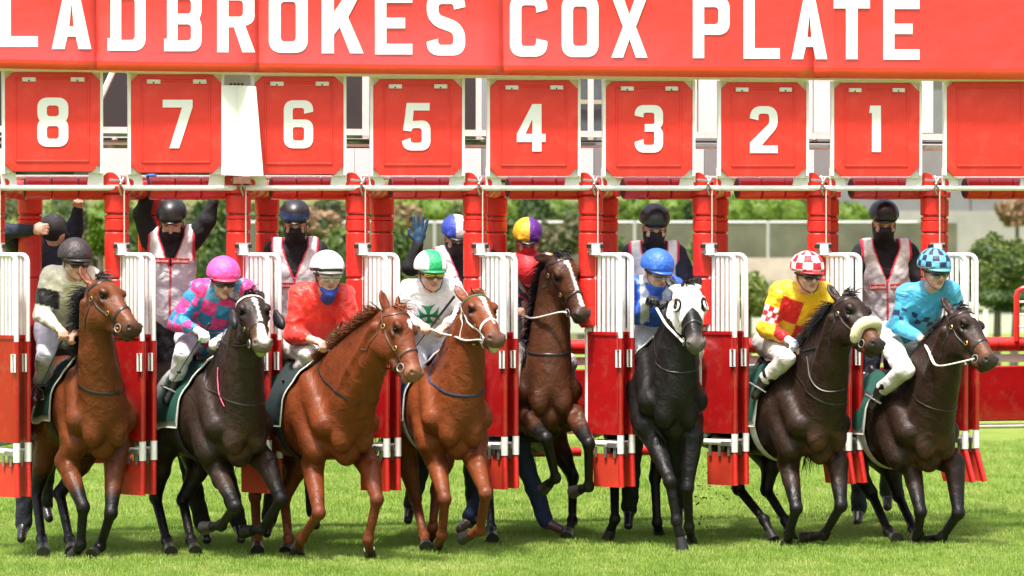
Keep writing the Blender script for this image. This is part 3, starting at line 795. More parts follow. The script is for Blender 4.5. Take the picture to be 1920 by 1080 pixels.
class Horse: pass
def make_horse(sp):
    H = Horse(); D0 = sp['D']; H.sp = sp
    sc = FPX / D0
    C = W(*sp['chest'], D0)
    y = math.radians(sp['yaw']); pt = math.radians(sp.get('pitch', 0)); k_ = sp.get('size', 1.10)
    Fh = np.array([math.sin(y), -math.cos(y), 0.0])
    S = np.array([math.cos(y), math.sin(y), 0.0])
    Fv = Fh * math.cos(pt) + np.array([0, 0, math.sin(pt)])
    U = np.cross(Fv, S); U = -U if U[2] < 0 else U
    def T(f, s, u): return C + k_ * (f * Fv + 1.12 * s * S + u * U)
    AX = [Fv, S, U]
    body, pts, hoofc = sp['body'], sp.get('points', BLK), sp.get('hoof', (0.03, 0.026, 0.022))
    dark = np.array(body) * 0.62
    B = Body(); ell, cap = B.ell, B.cap
    def E(c, r, k=.06, col=body): B.ell(T(*c), np.array(r) * k_ * [1, 1.10, 1], AX, k, col)
    def K(a, b, ra, rb, k=.06, col=body, sq=None): B.cap(T(*a), T(*b), ra * k_, rb * k_, k, col, sq)
    # trunk
    E((-.62, 0, .12), (.55, .262, .34)); E((-.95, 0, .07), (.42, .262, .27))
    K((-.40, 0, .40), (-.75, 0, .43), .085, .10)
    K((-.75, 0, .33), (-1.2, 0, .35), .14, .16)
    E((-1.32, 0, .29), (.30, .25, .24)); E((-.16, 0, .06), (.18, .20, .25), .05)
    E((-.05, 0, -.10), (.10, .10, .14), .05)
    for s in (-1, 1):
        E((-1.45, s * .13, .10), (.16, .12, .27))
        K((-.40, s * .10, .38), (-.07, s * .155, .08), .095, .11, .07)      # shoulder blade
        K((-.48, s * .14, .25), (-.24, s * .175, -.06), .11, .10, .06)       # triceps
        E((.035, s * .082, -.015), (.080, .080, .125), .014)                   # pectoral
        E((.0, s * .115, .055), (.065, .05, .075), .02)
    # head frame
    P = W(sp['poll'][0], sp['poll'][1], D0 + sp['poll'][2])
    scp = FPX / P[1]
    mu, mv = sp['muz']
    nh = np.array([sp['n'][0], -sp['n'][2], sp['n'][1]], float)
    dx, dz = (mu - sp['poll'][0]) / scp, -(mv - sp['poll'][1]) / scp
    ox = oz = 0.0
    for _ in range(4):
        px_, pz_ = dx + ox, dz + oz
        pl = math.hypot(px_, pz_); L = max(.665, pl * 1.02)
        dy = -math.sqrt(max(L * L - pl * pl, 0))
        h = vn([px_, dy, pz_]); hs = L / .625; HW = 1.38; HR = np.array([1.06, HW, HW])
        n = vn(nh - h * (nh @ h)); s_ = vn(np.cross(h, n)); s_ = -s_ if s_[0] < 0 else s_
        ox, oz = .066 * HW * hs * n[0], .075 * HW * hs * n[2]
    def Q(t, nn, s): return P + hs * (t * h + HW * nn * n + HW * s * s_)
    HA = [h, n, s_]
    def HE(c, r, k=.03, col=body): B.ell(Q(*c), np.array(r) * hs * HR, HA, k, col)
    def HK(a, b, ra, rb, k=.03, col=body, sq=None): B.cap(Q(*a), Q(*b), ra * hs * HW, rb * hs * HW, k, col, sq)
    muzc = sp.get('muzc', np.array(body) * .35)
    # head
    HE((.09, -.045, 0), (.12, .085, .082)); HE((.14, -.01, 0), (.11, .055, .078))
    for s in (-1, 1):
        HE((.20, -.115, s * .034), (.125, .095, .042), .03)                 # jaw disc
        HK((.19, -.035, s * .062), (.36, -.055, s * .036), .028, .016, .02)  # facial crest
        HE((.185, .012, s * .068), (.045, .022, .026), .015, dark)            # brow
        HE((.225, -.038, s * .076), (.03, .014, .016), .01, dark)            # lower lid
    HK((.16, -.012, 0), (.52, -.045, 0), .058, .033, .035)
    HK((.25, -.055, 0), (.50, -.065, 0), .056, .043, .04)
    HE((.545, -.070, 0), (.062, .052, .056), .03, muzc)
    for s in (-1, 1): HE((.555, -.045, s * .040), (.035, .028, .020), .015, muzc)
    HK((.22, -.165, 0), (.50, -.125, 0), .040, .024, .04, dark)
    HE((.540, -.118, 0), (.036, .028, .030), .018, muzc)
    for s in (-1, 1):
        B.cut(Q(.572, -.040, s * .050), np.array([.019, .013, .016]) * hs, HA, .008)
        B.cut(Q(.205, -.014, s * .093), np.array([.026, .018, .016]) * hs, HA, .010)
    B.cut(Q(.575, -.098, 0), np.array([.05, .005, .06]) * hs, HA, .006)       # mouth
    # ears
    ears = sp.get('ears', 'up')
    for s in (-1, 1):
        base = Q(.005, -.025, s * .052); es_ = 1.22
        if ears == 'up': ed = vn(-h * .9 + n * .25 + s_ * s * .22)
        elif ears == 'back': ed = vn(-h * .65 - n * .65 + s_ * s * .35)
        else: ed = vn(-h * .85 - n * .1 + s_ * s * .40)
        ef = vn(n + s_ * s * .5); ef = vn(ef - ed * (ef @ ed)); es = np.cross(ed, ef)
        B.ell(base + ed * .055 * hs * es_, np.array([.080, .020, .034]) * hs * es_, [ed, ef, es], .018, body)
        B.cap(base + ed * .08 * hs * es_, base + (ed * .148 + ef * .004) * hs * es_, .020 * hs, .004, .012, dark, (ef, .6))
        B.cut(base + (ed * .078 + ef * .018) * hs * es_, np.array([.052, .013, .021]) * hs * es_, [ed, ef, es], .006)
    # neck
    Wt, Bt = T(-.42, 0, .40), T(-.04, 0, .10)
    Pt, Tt = Q(.0, -.085, 0), Q(.16, -.175, 0)
    arch = sp.get('arch', .06)
    mid = (Wt + Pt) / 2 + vn(np.cross(S, Pt - Wt)) * 0
    perp = vn((Wt + Pt) / 2 - (Bt + Tt) / 2)
    c1, c2 = mid + perp * arch, (Bt + Tt) / 2 + perp * .02
    NN = 15; tops = []
    for i in range(NN + 1):
        t = i / NN
        a = (1 - t) ** 2 * Wt + 2 * t * (1 - t) * c1 + t * t * Pt
        b = (1 - t) ** 2 * Bt + 2 * t * (1 - t) * c2 + t * t * Tt
        tops.append(a)
        rr = (.085 * (1 - t) ** 1.3 + .086) * k_
        B.cap(a, b, rr * .60, rr * (1.0 if t < .7 else 1.0 - (t - .7) * .6), .07, body)
    H.tops = tops
    for s in (-1, 1):
        B.cap(T(.0, s * .045, .14), Q(.17, -.20, s * .018), .060 * k_, .040 * k_, .016, body)
        a_, b_ = T(-.03, s * .115, .15), Q(.06, -.13, s * .060)
        B.cap(a_, (a_ + b_) / 2 + perp * .02, .068 * k_, .056 * k_, .022, body); B.cap((a_ + b_) / 2 + perp * .02, b_, .056 * k_, .045 * k_, .022, body)
    # legs
    def J(p, ref):
        if p[2] == 'g':
            return W(p[0], p[1] - 8, ground_D(p[1]))
        return W(p[0], p[1], ref + p[2])
    hooves = []; H.legs = []
    def lower(fet, hoof, hock, wc):
        cor = fet * .45 + hoof * .55
        B.ell(fet, [.050, .050, .056], None, .02, pts)
        back = vn(np.array([0, .8, .3])); B.ell(fet + back * .012, [.03, .036, .03], None, .02, pts)
        B.cap(fet, cor, .038, .040, .02, wc if wc is not None else pts)
        hooves.append((cor, hoof))
    for s, lg in zip((-1, 1), sp['fore']):
        el, kn, fe, ho = [J(p, D0) for p in lg[:4]]
        wc = lg[4] if len(lg) > 4 else None
        e0 = T(-.20, s * .165, -.12)
        B.cap(e0, el, .120, .102, .035, body, (S, .9))
        B.cap(el, kn, .094, .050, .03, body)
        B.cap(el + np.array([-s * .035, -.045, 0]), kn * .85 + el * .15 + np.array([-s * .008, -.02, 0]), .050, .024, .010, body)
        B.cap(el + np.array([s * .045, -.02, 0]), kn * .8 + el * .2 + np.array([s * .018, -.005, 0]), .048, .022, .010, body)
        fm = el * .72 + kn * .28
        B.ell(fm + np.array([s * .018, -.022, 0]), [.056, .058, .12], None, .02, body)
        B.ell(kn, [.057, .057, .064], None, .02, pts)
        B.ell(kn + np.array([0, -.012, -.008]), [.036, .036, .04], None, .01, pts)
        B.cap(kn, fe, .044, .037, .02, pts)
        B.cap(kn + np.array([0, .018, 0]), fe + np.array([0, .018, 0]), .024, .022, .015, pts)
        lower(fe, ho, None, wc)
        H.legs.append((el, kn))
    for s, lg in zip((-1, 1), sp['hind']):
        hk, fe, ho = [J(p, D0) for p in lg[:3]]
        wc = lg[3] if len(lg) > 3 else None
        st = T(-.98, s * .18, -.10)
        B.cap(T(-1.28, s * .14, .20), st, .17, .125, .08, body)
        B.cap(T(-1.42, s * .14, .0), st * .5 + hk * .5, .13, .085, .07, body)
        B.cap(st, hk, .115, .052, .04, body)
        B.cap(st + np.array([0, .05, 0]), hk * .8 + st * .2 + np.array([0, .03, 0]), .06, .025, .012, body)
        B.ell(hk, [.055, .064, .072], None, .02, pts)
        ud = vn(hk - fe); B.cap(hk, hk + ud * .05 + np.array([0, .045, .0]), .04, .026, .02, pts)
        B.cap(hk, fe, .045, .037, .02, pts)
        B.cap(hk + np.array([0, .02, 0]), fe + np.array([0, .02, 0]), .026, .024, .015, pts)
        lower(fe, ho, None, wc)
        H.legs.append((st, hk))
    V, Fc = B.mesh(.0125)
    Cc = B.colors(V, .02)
    # dark points fade up the legs
    for (a, b) in H.legs:
        ba = b - a; t = ((V - a) @ ba) / (ba @ ba)
        q = V - a - np.clip(t, 0, 1)[:, None] * ba
        near = sstep(np.linalg.norm(q, axis=1), .16, .11)
        m = near * sstep(t, sp.get('pt0', .45), sp.get('pt1', .8)) * sp.get('ptamt', 1.0)
        Cc = paint(Cc, m, pts)
    loc = V - P; tt = loc @ h / hs; nn = loc @ n / hs / HW; ss = loc @ s_ / hs / HW
    inh = (tt > -.05) & (tt < .66) & (np.abs(ss) < .12) & (nn < .12) & (nn > -.23)
    # belly, flank and under-neck tone; large coat variation
    uu = (V - C) @ U
    Cc = Cc * (1 + .10 * np.sin(V[:, 0:1] * 9 + 2 * np.sin(V[:, 2:3] * 7)) * np.sin(V[:, 2:3] * 8 + V[:, 1:2] * 5))
    for sg in (-1, 1):
        ed_ = np.sqrt(((tt - .205) / .05) ** 2 + ((nn + .014) / .035) ** 2 + ((ss - sg * .08) / .05) ** 2)
        Cc = paint(Cc, sstep(ed_, 1.15, .6) * .8, np.array(body) * .15)
    if 'tan' in sp:    # lighter brown muzzle, and reddish chest highlights painted into the dark bay coats
        m = inh * sstep(tt, .30, .45) * sstep(tt, .56, .50)
        Cc = paint(Cc, m * .7, sp['tan'])
        fr = sstep(np.linalg.norm((V - T(.02, 0, -.10)) * [1, 1, .8], axis=1), .30, .10)
        Cc = paint(Cc, fr * .6 * sp.get('tanc', 1) * (.6 + .4 * np.sin(V[:, 0] * 23 + 3 * np.sin(V[:, 2] * 19))), sp['tan'])
    if 'blaze' in sp:
        m = np.zeros(len(V))
        bl = sp['blaze']
        for (t0, s0, w0), (t1, s1, w1) in zip(bl[:-1], bl[1:]):
            a = np.array([t0, s0]); d = np.array([t1, s1]) - a
            q = np.stack([tt, ss], 1) - a
            f = np.clip(q @ d / (d @ d + 1e-9), 0, 1)
            di = np.linalg.norm(q - f[:, None] * d, axis=1) - (w0 + (w1 - w0) * f)
            di = di + .004 * np.sin(tt * 160) * np.sin(ss * 120)
            m = np.maximum(m, sstep(di, .004, -.004))
        m = m * inh * (nn > -.062 - .02 * (tt > .5))
        Cc = paint(Cc, m, (.72, .66, .60))
    if sp.get('foam'):
        m = inh * sstep(tt, .545, .58) * sstep(nn, -.085, -.105)
        Cc = paint(Cc, m, sp['foam'])
    root = empty('horse', (C[0], C[1], 0), sp['label'], 'horse', 'racehorses jumping out of the starting gate')
    H.root = root; H.B = B; H.T = T; H.Q = Q; H.hs = hs; H.h, H.n, H.s = h, n, s_; H.F, H.S, H.U, H.C = Fv, S, U, C
    mesh_obj('body', V, Fc, M_coat, root, Cc)
    # hooves
    for cor, hoof in hooves:
        hb = MB()
        d = vn(hoof - cor)
        up = np.array([0, 0, 1.0])
        tip = hoof + d * .0
        a = cor + d * .008; e = hoof + d * .018
        fwd = vn(np.array([0, -1, 0]) - d * (np.array([0, -1, 0]) @ d))
        sd = np.cross(d, fwd)
        ringA = [a + .045 * (math.cos(q) * sd + math.sin(q) * fwd) for q in np.linspace(0, 2 * math.pi, 15)[:-1]]
        ringM = [(a * .5 + e * .5) + .051 * (math.cos(q) * sd + math.sin(q) * fwd) + fwd * .008 for q in np.linspace(0, 2 * math.pi, 15)[:-1]]
        ringE = [e + .058 * (math.cos(q) * sd + math.sin(q) * fwd) + fwd * .016 for q in np.linspace(0, 2 * math.pi, 15)[:-1]]
        V2 = ringA + ringM + ringE; kk = 14
        Fq = [(r * kk + i, r * kk + (i + 1) % kk, (r + 1) * kk + (i + 1) % kk, (r + 1) * kk + i) for r in (0, 1) for i in range(kk)]
        Fq += [tuple(range(kk))[::-1], tuple(range(2 * kk, 3 * kk))]
        V2 = [np.array([p[0], p[1], max(p[2], .004)]) for p in V2]
        hb.add(V2, Fq)
        hb.build('hoof', mat('hoof_horn', (.018, .016, .014), .35, noise=60, noise_amt=.25, bump=120, bump_dist=.002), root)
    # eyes
    for s in (-1, 1):
        MB().ellipsoid(Q(.205, -.014, s * .076), h * .023 * hs, n * .018 * hs, s_ * .016 * hs).build('eye', M_eye, root)
    # mane, forelock
    mc = sp.get('mane', BLK); ms = sp.get('mane_side', -1)
    roots = []; dirs = []
    cl = tops
    for i in range(650):
        t = rng.uniform(.06, 1.0) * NN; a = int(min(t, NN - 1)); p = cl[a] + (cl[a + 1] - cl[a]) * (t - a)
        tr = (.085 * (1 - t / NN) ** 1.3 + .086) * .60 * k_
        tang = vn(cl[a + 1] - cl[a]); up = vn(perp - tang * (perp @ tang)); sd = vn(np.cross(tang, up)); sd = sd if sd[0] > 0 else -sd
        roots.append(p + up * tr * .95 + sd * rng.uniform(-.01, .01) + sd * ms * .01)
        dirs.append(up * sp.get('mane_up', .6) + sd * ms * 1.0)
    mv, mf, mcx = locks(roots, dirs, sp.get('mane_len', .17), .0075, mc, sp.get('mane_grav', 1.3), seed=3, jitter=.22)
    mesh_obj('mane', mv, mf, M_hair, root, mcx)
    fr, fd = [], []
    for i in range(70):
        fr.append(Q(rng.uniform(-.03, .02), rng.uniform(-.01, .035), rng.uniform(-.035, .035)))
        fd.append(h * .6 + n * .55 + s_ * rng.uniform(-.5, .6))
    mv, mf, mcx = locks(fr, fd, sp.get('fore_len', .12), .009, mc, .6, seed=5, jitter=.25)
    mesh_obj('forelock', mv, mf, M_hair, root, mcx)
    # tail
    fr, fd = [], []
    tdir = sp.get('tail_dir', -Fv * .6 - U * .3)
    for i in range(160):
        fr.append(T(-1.60, 0, .28) + rng.normal(0, .018, 3)); fd.append(np.array(tdir))
    mv, mf, mcx = locks(fr, fd, sp.get('tail_len', .75), .014, sp.get('tail', BLK), 1.6, seed=9, jitter=.10, seg=8)
    mesh_obj('tail', mv, mf, M_hair, root, mcx)
    return H

def strap(H, pts, w, name, m, off=.004, thick=.003, closed=False, dens=8, sub=1.0, parent=None):
    """a flat strap lying on the horse along a line given by its control points"""
    P_ = [np.array(p, float) for p in pts]
    if closed: P_ = P_ + [P_[0]]
    X = []
    for a, b in zip(P_[:-1], P_[1:]):
        for i in range(dens): X.append(a + (b - a) * i / dens)
    if not closed: X.append(P_[-1])
    X, nr = H.B.project(np.array(X), off)
    mb = MB()
    mb.tube(list(X), w / 2, 8, flat=thick * 2 / w, upv=[q for q in nr], closed=closed)
    return mb.build(name, m, parent or H.root)

def bridle(H, m=M_leather, nose=None, rein_to=None, rein_m=None, chin=True, w=.025, reinpts=None, browm=None, ringc=M_steel):
    Q = H.Q
    strap(H, [Q(.035, -.05, -.085), Q(.075, .02, -.075), Q(.085, .06, 0), Q(.075, .02, .075), Q(.035, -.05, .085)], w * 1.15, 'browband', browm or m)
    for s in (-1, 1):
        strap(H, [Q(-.02, -.06, s * .03), Q(.04, -.06, s * .085), Q(.20, -.085, s * .085), Q(.36, -.085, s * .065), Q(.475, -.088, s * .055)], w * .75, 'cheekpiece', m)
        strap(H, [Q(.03, -.06, s * .09), Q(.13, -.13, s * .08), Q(.16, -.21, s * .03), Q(.165, -.23, 0)], w * .6, 'throat_lash', m)
        for tq in (.12, .33):
            bc = H.B.project(Q(tq, -.07, s * .088)[None], .012)[0][0]
            MB().tube([bc + H.hs * .017 * (math.cos(q) * H.h + math.sin(q) * H.n) for q in np.linspace(0, 2 * math.pi, 9)[:-1]], .004, 5, closed=True).build('buckle', mat('brass', (.55, .38, .14), .3, metal=.9), H.root)
        c = Q(.485, -.088, s * .062)
        ring = [c + H.hs * .032 * (math.cos(q) * H.h + math.sin(q) * H.n) for q in np.linspace(0, 2 * math.pi, 17)[:-1]]
        MB().tube(ring, .0045, 6, closed=True).build('bit_ring', ringc, H.root)
    nm, nt = (nose if nose else (m, .40))
    strap(H, [Q(nt, -.10, -.06), Q(nt - .01, -.03, -.05), Q(nt - .015, .02, 0), Q(nt - .01, -.03, .05), Q(nt, -.10, .06), Q(nt + .03, -.17, 0)], w, 'noseband', nm, closed=True)

def rein(H, pts, m, w=.012, name='rein'):
    w = w * 1.3
    """free hanging rein through world points (rounded)"""
    P_ = [np.array(p, float) for p in pts]
    X = []
    ext = [2 * P_[0] - P_[1]] + P_ + [2 * P_[-1] - P_[-2]]
    for i in range(1, len(ext) - 2):
        for k in range(6):
            t = k / 6
            a, b, c, d = ext[i - 1], ext[i], ext[i + 1], ext[i + 2]
            X.append(.5 * ((2 * b) + (-a + c) * t + (2 * a - 5 * b + 4 * c - d) * t * t + (-a + 3 * b - 3 * c + d) * t ** 3))
    X.append(P_[-1])
    X = np.array(X); dd = H.B.dist(X); bad = dd < .012
    if bad.any(): X[bad] = H.B.project(X[bad], .012, 6)[0]
    for _ in range(3): X[1:-1] = .5 * X[1:-1] + .25 * (X[:-2] + X[2:])
    return MB().tube(list(X), w, 6, flat=.5).build(name, m, H.root)

def neck_strap(H, t, m=M_leather, w=.022, drop=0.0, name='neck_strap'):
    """closed band round the neck base: t 0..1 along the neck"""
    B = H.B; i = t * 15; a = int(min(i, 14)); p = H.tops[a] + (H.tops[a + 1] - H.tops[a]) * (i - a)
    T = H.T
    c = T(.16, 0, .27 + drop)
    pts = []
    cen = (p + c) / 2; ax1 = (p - c) / 2 * 1.1
    for q in np.linspace(0, 2 * math.pi, 17)[:-1]:
        pts.append(cen + ax1 * math.cos(q) + H.S * .30 * math.sin(q))
    X, nr = B.project(np.array(pts), .004, 12)
    return strap(H, list(X), w, name, m, closed=True, dens=4)

def saddle_set(H, cloth=(0.006, .075, .05), edge=(.75, .75, .72), f0=-.42, f1=-1.02, low=.10, pad=(.7, .68, .62), girth=(.02, .02, .022)):
    T = H.T
    nf, na = 16, 26
    pts = []; cols = []
    for i in range(nf):
        f = f0 + (f1 - f0) * i / (nf - 1)
        for j in range(na):
            a = -1 + 2 * j / (na - 1)
            ang = a * 1.95
            pts.append(T(f - .10 * abs(a) * (1 - i / (nf - 1)), .42 * math.sin(ang), .18 + .42 * math.cos(ang) if abs(a) < .95 else .18 + .42 * math.cos(ang)))
            e = min(i, nf - 1 - i) == 0 or min(j, na - 1 - j) == 0
            cols.append(edge if e else cloth)
    X, nr = H.B.project(np.array(pts), .026, 8)
    Fq = []
    for i in range(nf - 1):
        for j in range(na - 1):
            a = i * na + j; Fq.append((a, a + 1, a + na + 1, a + na))
    o = mesh_obj('saddle_cloth', X, np.array(Fq), M_clothflat, H.root, np.array(cols))
    md = o.modifiers.new('t', 'SOLIDIFY'); md.thickness = .008; md.offset = 0
    # white edging as a raised band
    idx = [j for j in range(na)] + [i * na + na - 1 for i in range(1, nf)] + [(nf - 1) * na + j for j in range(na - 2, -1, -1)] + [i * na for i in range(nf - 2, 0, -1)]
    MB().tube([X[k] + nr[k] * .004 for k in idx], .006, 6, closed=True).build('cloth_edging', M_whitestrap, H.root)
    # saddle: small racing saddle on top
    s = Body()
    for i in range(7):
        f = -.52 - i * .06
        s.cap(T(f, -.13 - .02 * math.sin(i), .40), T(f, 0, .535 + (.03 if i in (0, 6) else 0)), .022, .026, .03, (.015, .013, .012))
        s.cap(T(f, .13, .40), T(f, 0, .535 + (.03 if i in (0, 6) else 0)), .022, .026, .03, (.015, .013, .012))
    V, Fc = s.mesh(.014)
    mesh_obj('saddle', V, Fc, M_leather, H.root, np.tile([.015, .013, .012], (len(V), 1)))
    for sd in (-1, 1):   # girth
        pass
    g = [T(-.56, .42 * math.sin(a), .12 + .42 * math.cos(a)) for a in np.linspace(.9, 2 * math.pi - .9, 14)]
    strap(H, g, .09, 'girth', mat('girth_web_%d' % int(girth[0] * 100), girth, .8, noise=50), off=.02, thick=.006, dens=2)
BAY = (.118, .031, .008); CHEST = (.135, .029, .007); DBROWN = (.021, .0105, .0065); JET = (.0075, .0065, .006); TAN = (.13, .048, .020)
HS = []
HS.append(make_horse(dict(label='bright bay horse with black legs and red reins behind plate eight, leftmost of the field', D=29.6, chest=(196, 806), yaw=20,
    poll=(186, 527, -.25), muz=(266, 630), n=(.72, .30, .60), body=BAY, mane_side=-1, mane_up=.45, mane_grav=.8, mane_len=.20, muzc=(.05, .026, .018),
    fore=[[(124, 865, .2), (156, 951, -.10), (151, 1022, -.02), (140, 1047, 'g')], [(216, 865, .2), (208, 962, -.05), (188, 1024, .10), (172, 1049, 'g')]],
    hind=[[(68, 925, .95), (78, 1010, .60), (84, 1047, 'g')], [(112, 925, .95), (130, 1010, .55), (136, 1045, 'g')]], arch=.05)))
HS.append(make_horse(dict(label='dark brown horse with white blaze and black blinker cups behind plate seven', D=29.5, chest=(455, 818), yaw=30,
    poll=(468, 556, -.25), muz=(503, 657), n=(.30, .22, .92), body=(.023, .013, .0095), tan=(.09, .04, .02), mane_side=1, mane_len=.12, ears='out',
    blaze=[(.14, -.002, .014), (.24, .006, .006), (.34, .010, .010), (.47, .0, .024), (.56, 0, .030)], muzc=(.16, .12, .10), foam=(.25, .30, .12),
    fore=[[(402, 868, .2), (441, 950, -.25), (415, 985, .05), (386, 989, .20)], [(500, 868, .15), (527, 936, -.20), (492, 992, .05), (463, 996, .22)]],
    hind=[[(292, 932, 1.0), (312, 1012, .65), (323, 1045, 'g')], [(343, 938, .95), (358, 1012, .60), (368, 1044, 'g')]], arch=.04, pt0=.6)))
HS.append(make_horse(dict(label='chestnut horse with a white star and brown bridle, its mane loose behind plate six', D=29.4, chest=(656, 815), yaw=33,
    poll=(742, 580, -.55), muz=(783, 716), n=(.80, .22, .55), body=CHEST, points=(.115, .028, .009), mane=(.16, .045, .015), tail=BLK, mane_side=-1, muzc=(.22, .10, .06),
    blaze=[(.155, .000, .016), (.185, .0, .019), (.215, .0, .010)], mane_up=.9, mane_grav=.6, mane_len=.15, hoof=(.10, .06, .035), fore_len=.15,
    fore=[[(586, 872, .2), (598, 962, -.22), (566, 1010, .02), (557, 1045, 'g')], [(692, 872, .15), (707, 937, -.15), (690, 1012, -.10), (694, 1050, 'g')]],
    hind=[[(478, 930, 1.05), (482, 1008, .75), (484, 1043, 'g')], [(533, 935, 1.0), (541, 1010, .65), (536, 1042, 'g')]], arch=.07, pt0=.7, ptamt=.6,
    tail_dir=(.35, .3, -.75), tail_len=.85)))
HS.append(make_horse(dict(label='chestnut horse with narrow blaze and white noseband, behind plate five', D=29.9, chest=(862, 805), yaw=17,
    poll=(889, 556, -.15), muz=(936, 648), n=(.42, .20, .88), body=(.150, .036, .009), points=(.125, .032, .010), mane=(.22, .06, .018), tail=BLK, mane_side=-1, muzc=(.10, .055, .04),
    blaze=[(.13, .0, .016), (.22, .0, .010), (.34, .004, .007), (.44, .006, .004)], foam=(.55, .50, .42), mane_len=.08, hoof=(.05, .03, .02), fore_len=.07,
    fore=[[(818, 862, .2), (834, 936, -.15), (829, 1004, -.02), (818, 1036, 'g')], [(890, 862, .1), (911, 926, -.35), (900, 994, -.10), (870, 1008, .02)]],
    hind=[[(779, 935, .95), (795, 1005, .60), (800, 1037, 'g')], [(818, 920, 1.0), (811, 990, .8), (808, 1024, 'g')]], arch=.04, pt0=.7, ptamt=.7)))
HS.append(make_horse(dict(label='bay horse rearing high in the stall behind plate four, forelegs tucked', D=31.05, chest=(1030, 748), yaw=10, pitch=14,
    poll=(1047, 478, -.05), muz=(1095, 606), n=(.45, .12, .88), body=(.070, .022, .008), mane_side=-1, muzc=(.04, .028, .025), ears='back',
    blaze=[(.09, .0, .018), (.13, .0, .016), (.18, .004, .007), (.30, .008, .009), (.42, .006, .012), (.50, .004, .014)], mane_len=.20, mane_up=.5,
    fore=[[(985, 785, .05), (1024, 822, -.45), (1042, 896, -.25), (1022, 914, -.1)], [(1076, 780, .05), (1104, 832, -.40), (1104, 912, -.25), (1078, 921, -.1)]],
    hind=[[(915, 900, .95), (921, 990, .45), (924, 1022, 'g')], [(1074, 895, .85), (1073, 976, .55), (1062, 1016, 'g')]], arch=.03, pt0=.35, pt1=.75)))
HS.append(make_horse(dict(label='near-black horse in a white blinker hood, behind plate three', D=30.5, chest=(1266, 772), yaw=13,
    poll=(1287, 536, -.2), muz=(1303, 660), n=(.14, .18, .96), body=JET, mane_side=-1, muzc=(.12, .10, .09), ears='out', mane_len=.08, foam=(.12, .16, .05),
    fore=[[(1225, 820, .15), (1256, 903, -.25), (1268, 976, -.25), (1279, 1036, 'g')], [(1298, 820, .1), (1289, 915, .0), (1292, 988, .10), (1297, 1026, 'g')]],
    hind=[[(1152, 895, 1.0), (1153, 973, .7), (1141, 1006, .78)], [(1228, 895, 1.2), (1232, 980, 1.1), (1236, 1008, 'g')]], arch=.03)))
HS.append(make_horse(dict(label='dark brown horse with a thick sheepskin noseband, behind plate two', D=30.7, chest=(1545, 815), yaw=30,
    poll=(1587, 558, -.35), muz=(1640, 660), n=(.60, .34, .70), body=DBROWN, tan=TAN, tanc=.8, mane_side=-1, mane_up=.35, mane_grav=1.0, muzc=(.03, .022, .02),
    fore=[[(1478, 868, .2), (1493, 953, -.15), (1480, 1000, .02), (1474, 1020, .10)], [(1570, 868, .15), (1577, 948, -.10), (1545, 1003, .10), (1512, 1008, .30)]],
    hind=[[(1384, 915, .95), (1433, 975, .62), (1450, 1019, 'g')], [(1437, 918, .95), (1473, 976, .65), (1484, 1018, 'g')]], arch=.05, tail_dir=(-.6, .6, -.1))))
HS.append(make_horse(dict(label='dark bay horse with small star and white rein, rightmost of the field', D=30.9, chest=(1748, 830), yaw=27,
    poll=(1800, 583, -.35), muz=(1850, 690), n=(.62, .28, .70), body=(.023, .011, .0068), tan=TAN, tanc=.8, mane_side=-1, muzc=(.04, .028, .024), mane_len=.10,
    blaze=[(.13, -.006, .010), (.15, .0, .022), (.17, .01, .012), (.20, .012, .005)], fore_len=.08,
    fore=[[(1708, 870, .2), (1726, 960, -.10), (1722, 1000, .05), (1712, 1018, .15)], [(1789, 870, .15), (1797, 962, -.05), (1766, 1008, .10), (1740, 1014, .32)]],
    hind=[[(1634, 925, .95), (1665, 995, .60), (1684, 1020, 'g')], [(1684, 928, .95), (1712, 990, .65), (1722, 1019, 'g')]], arch=.04)))
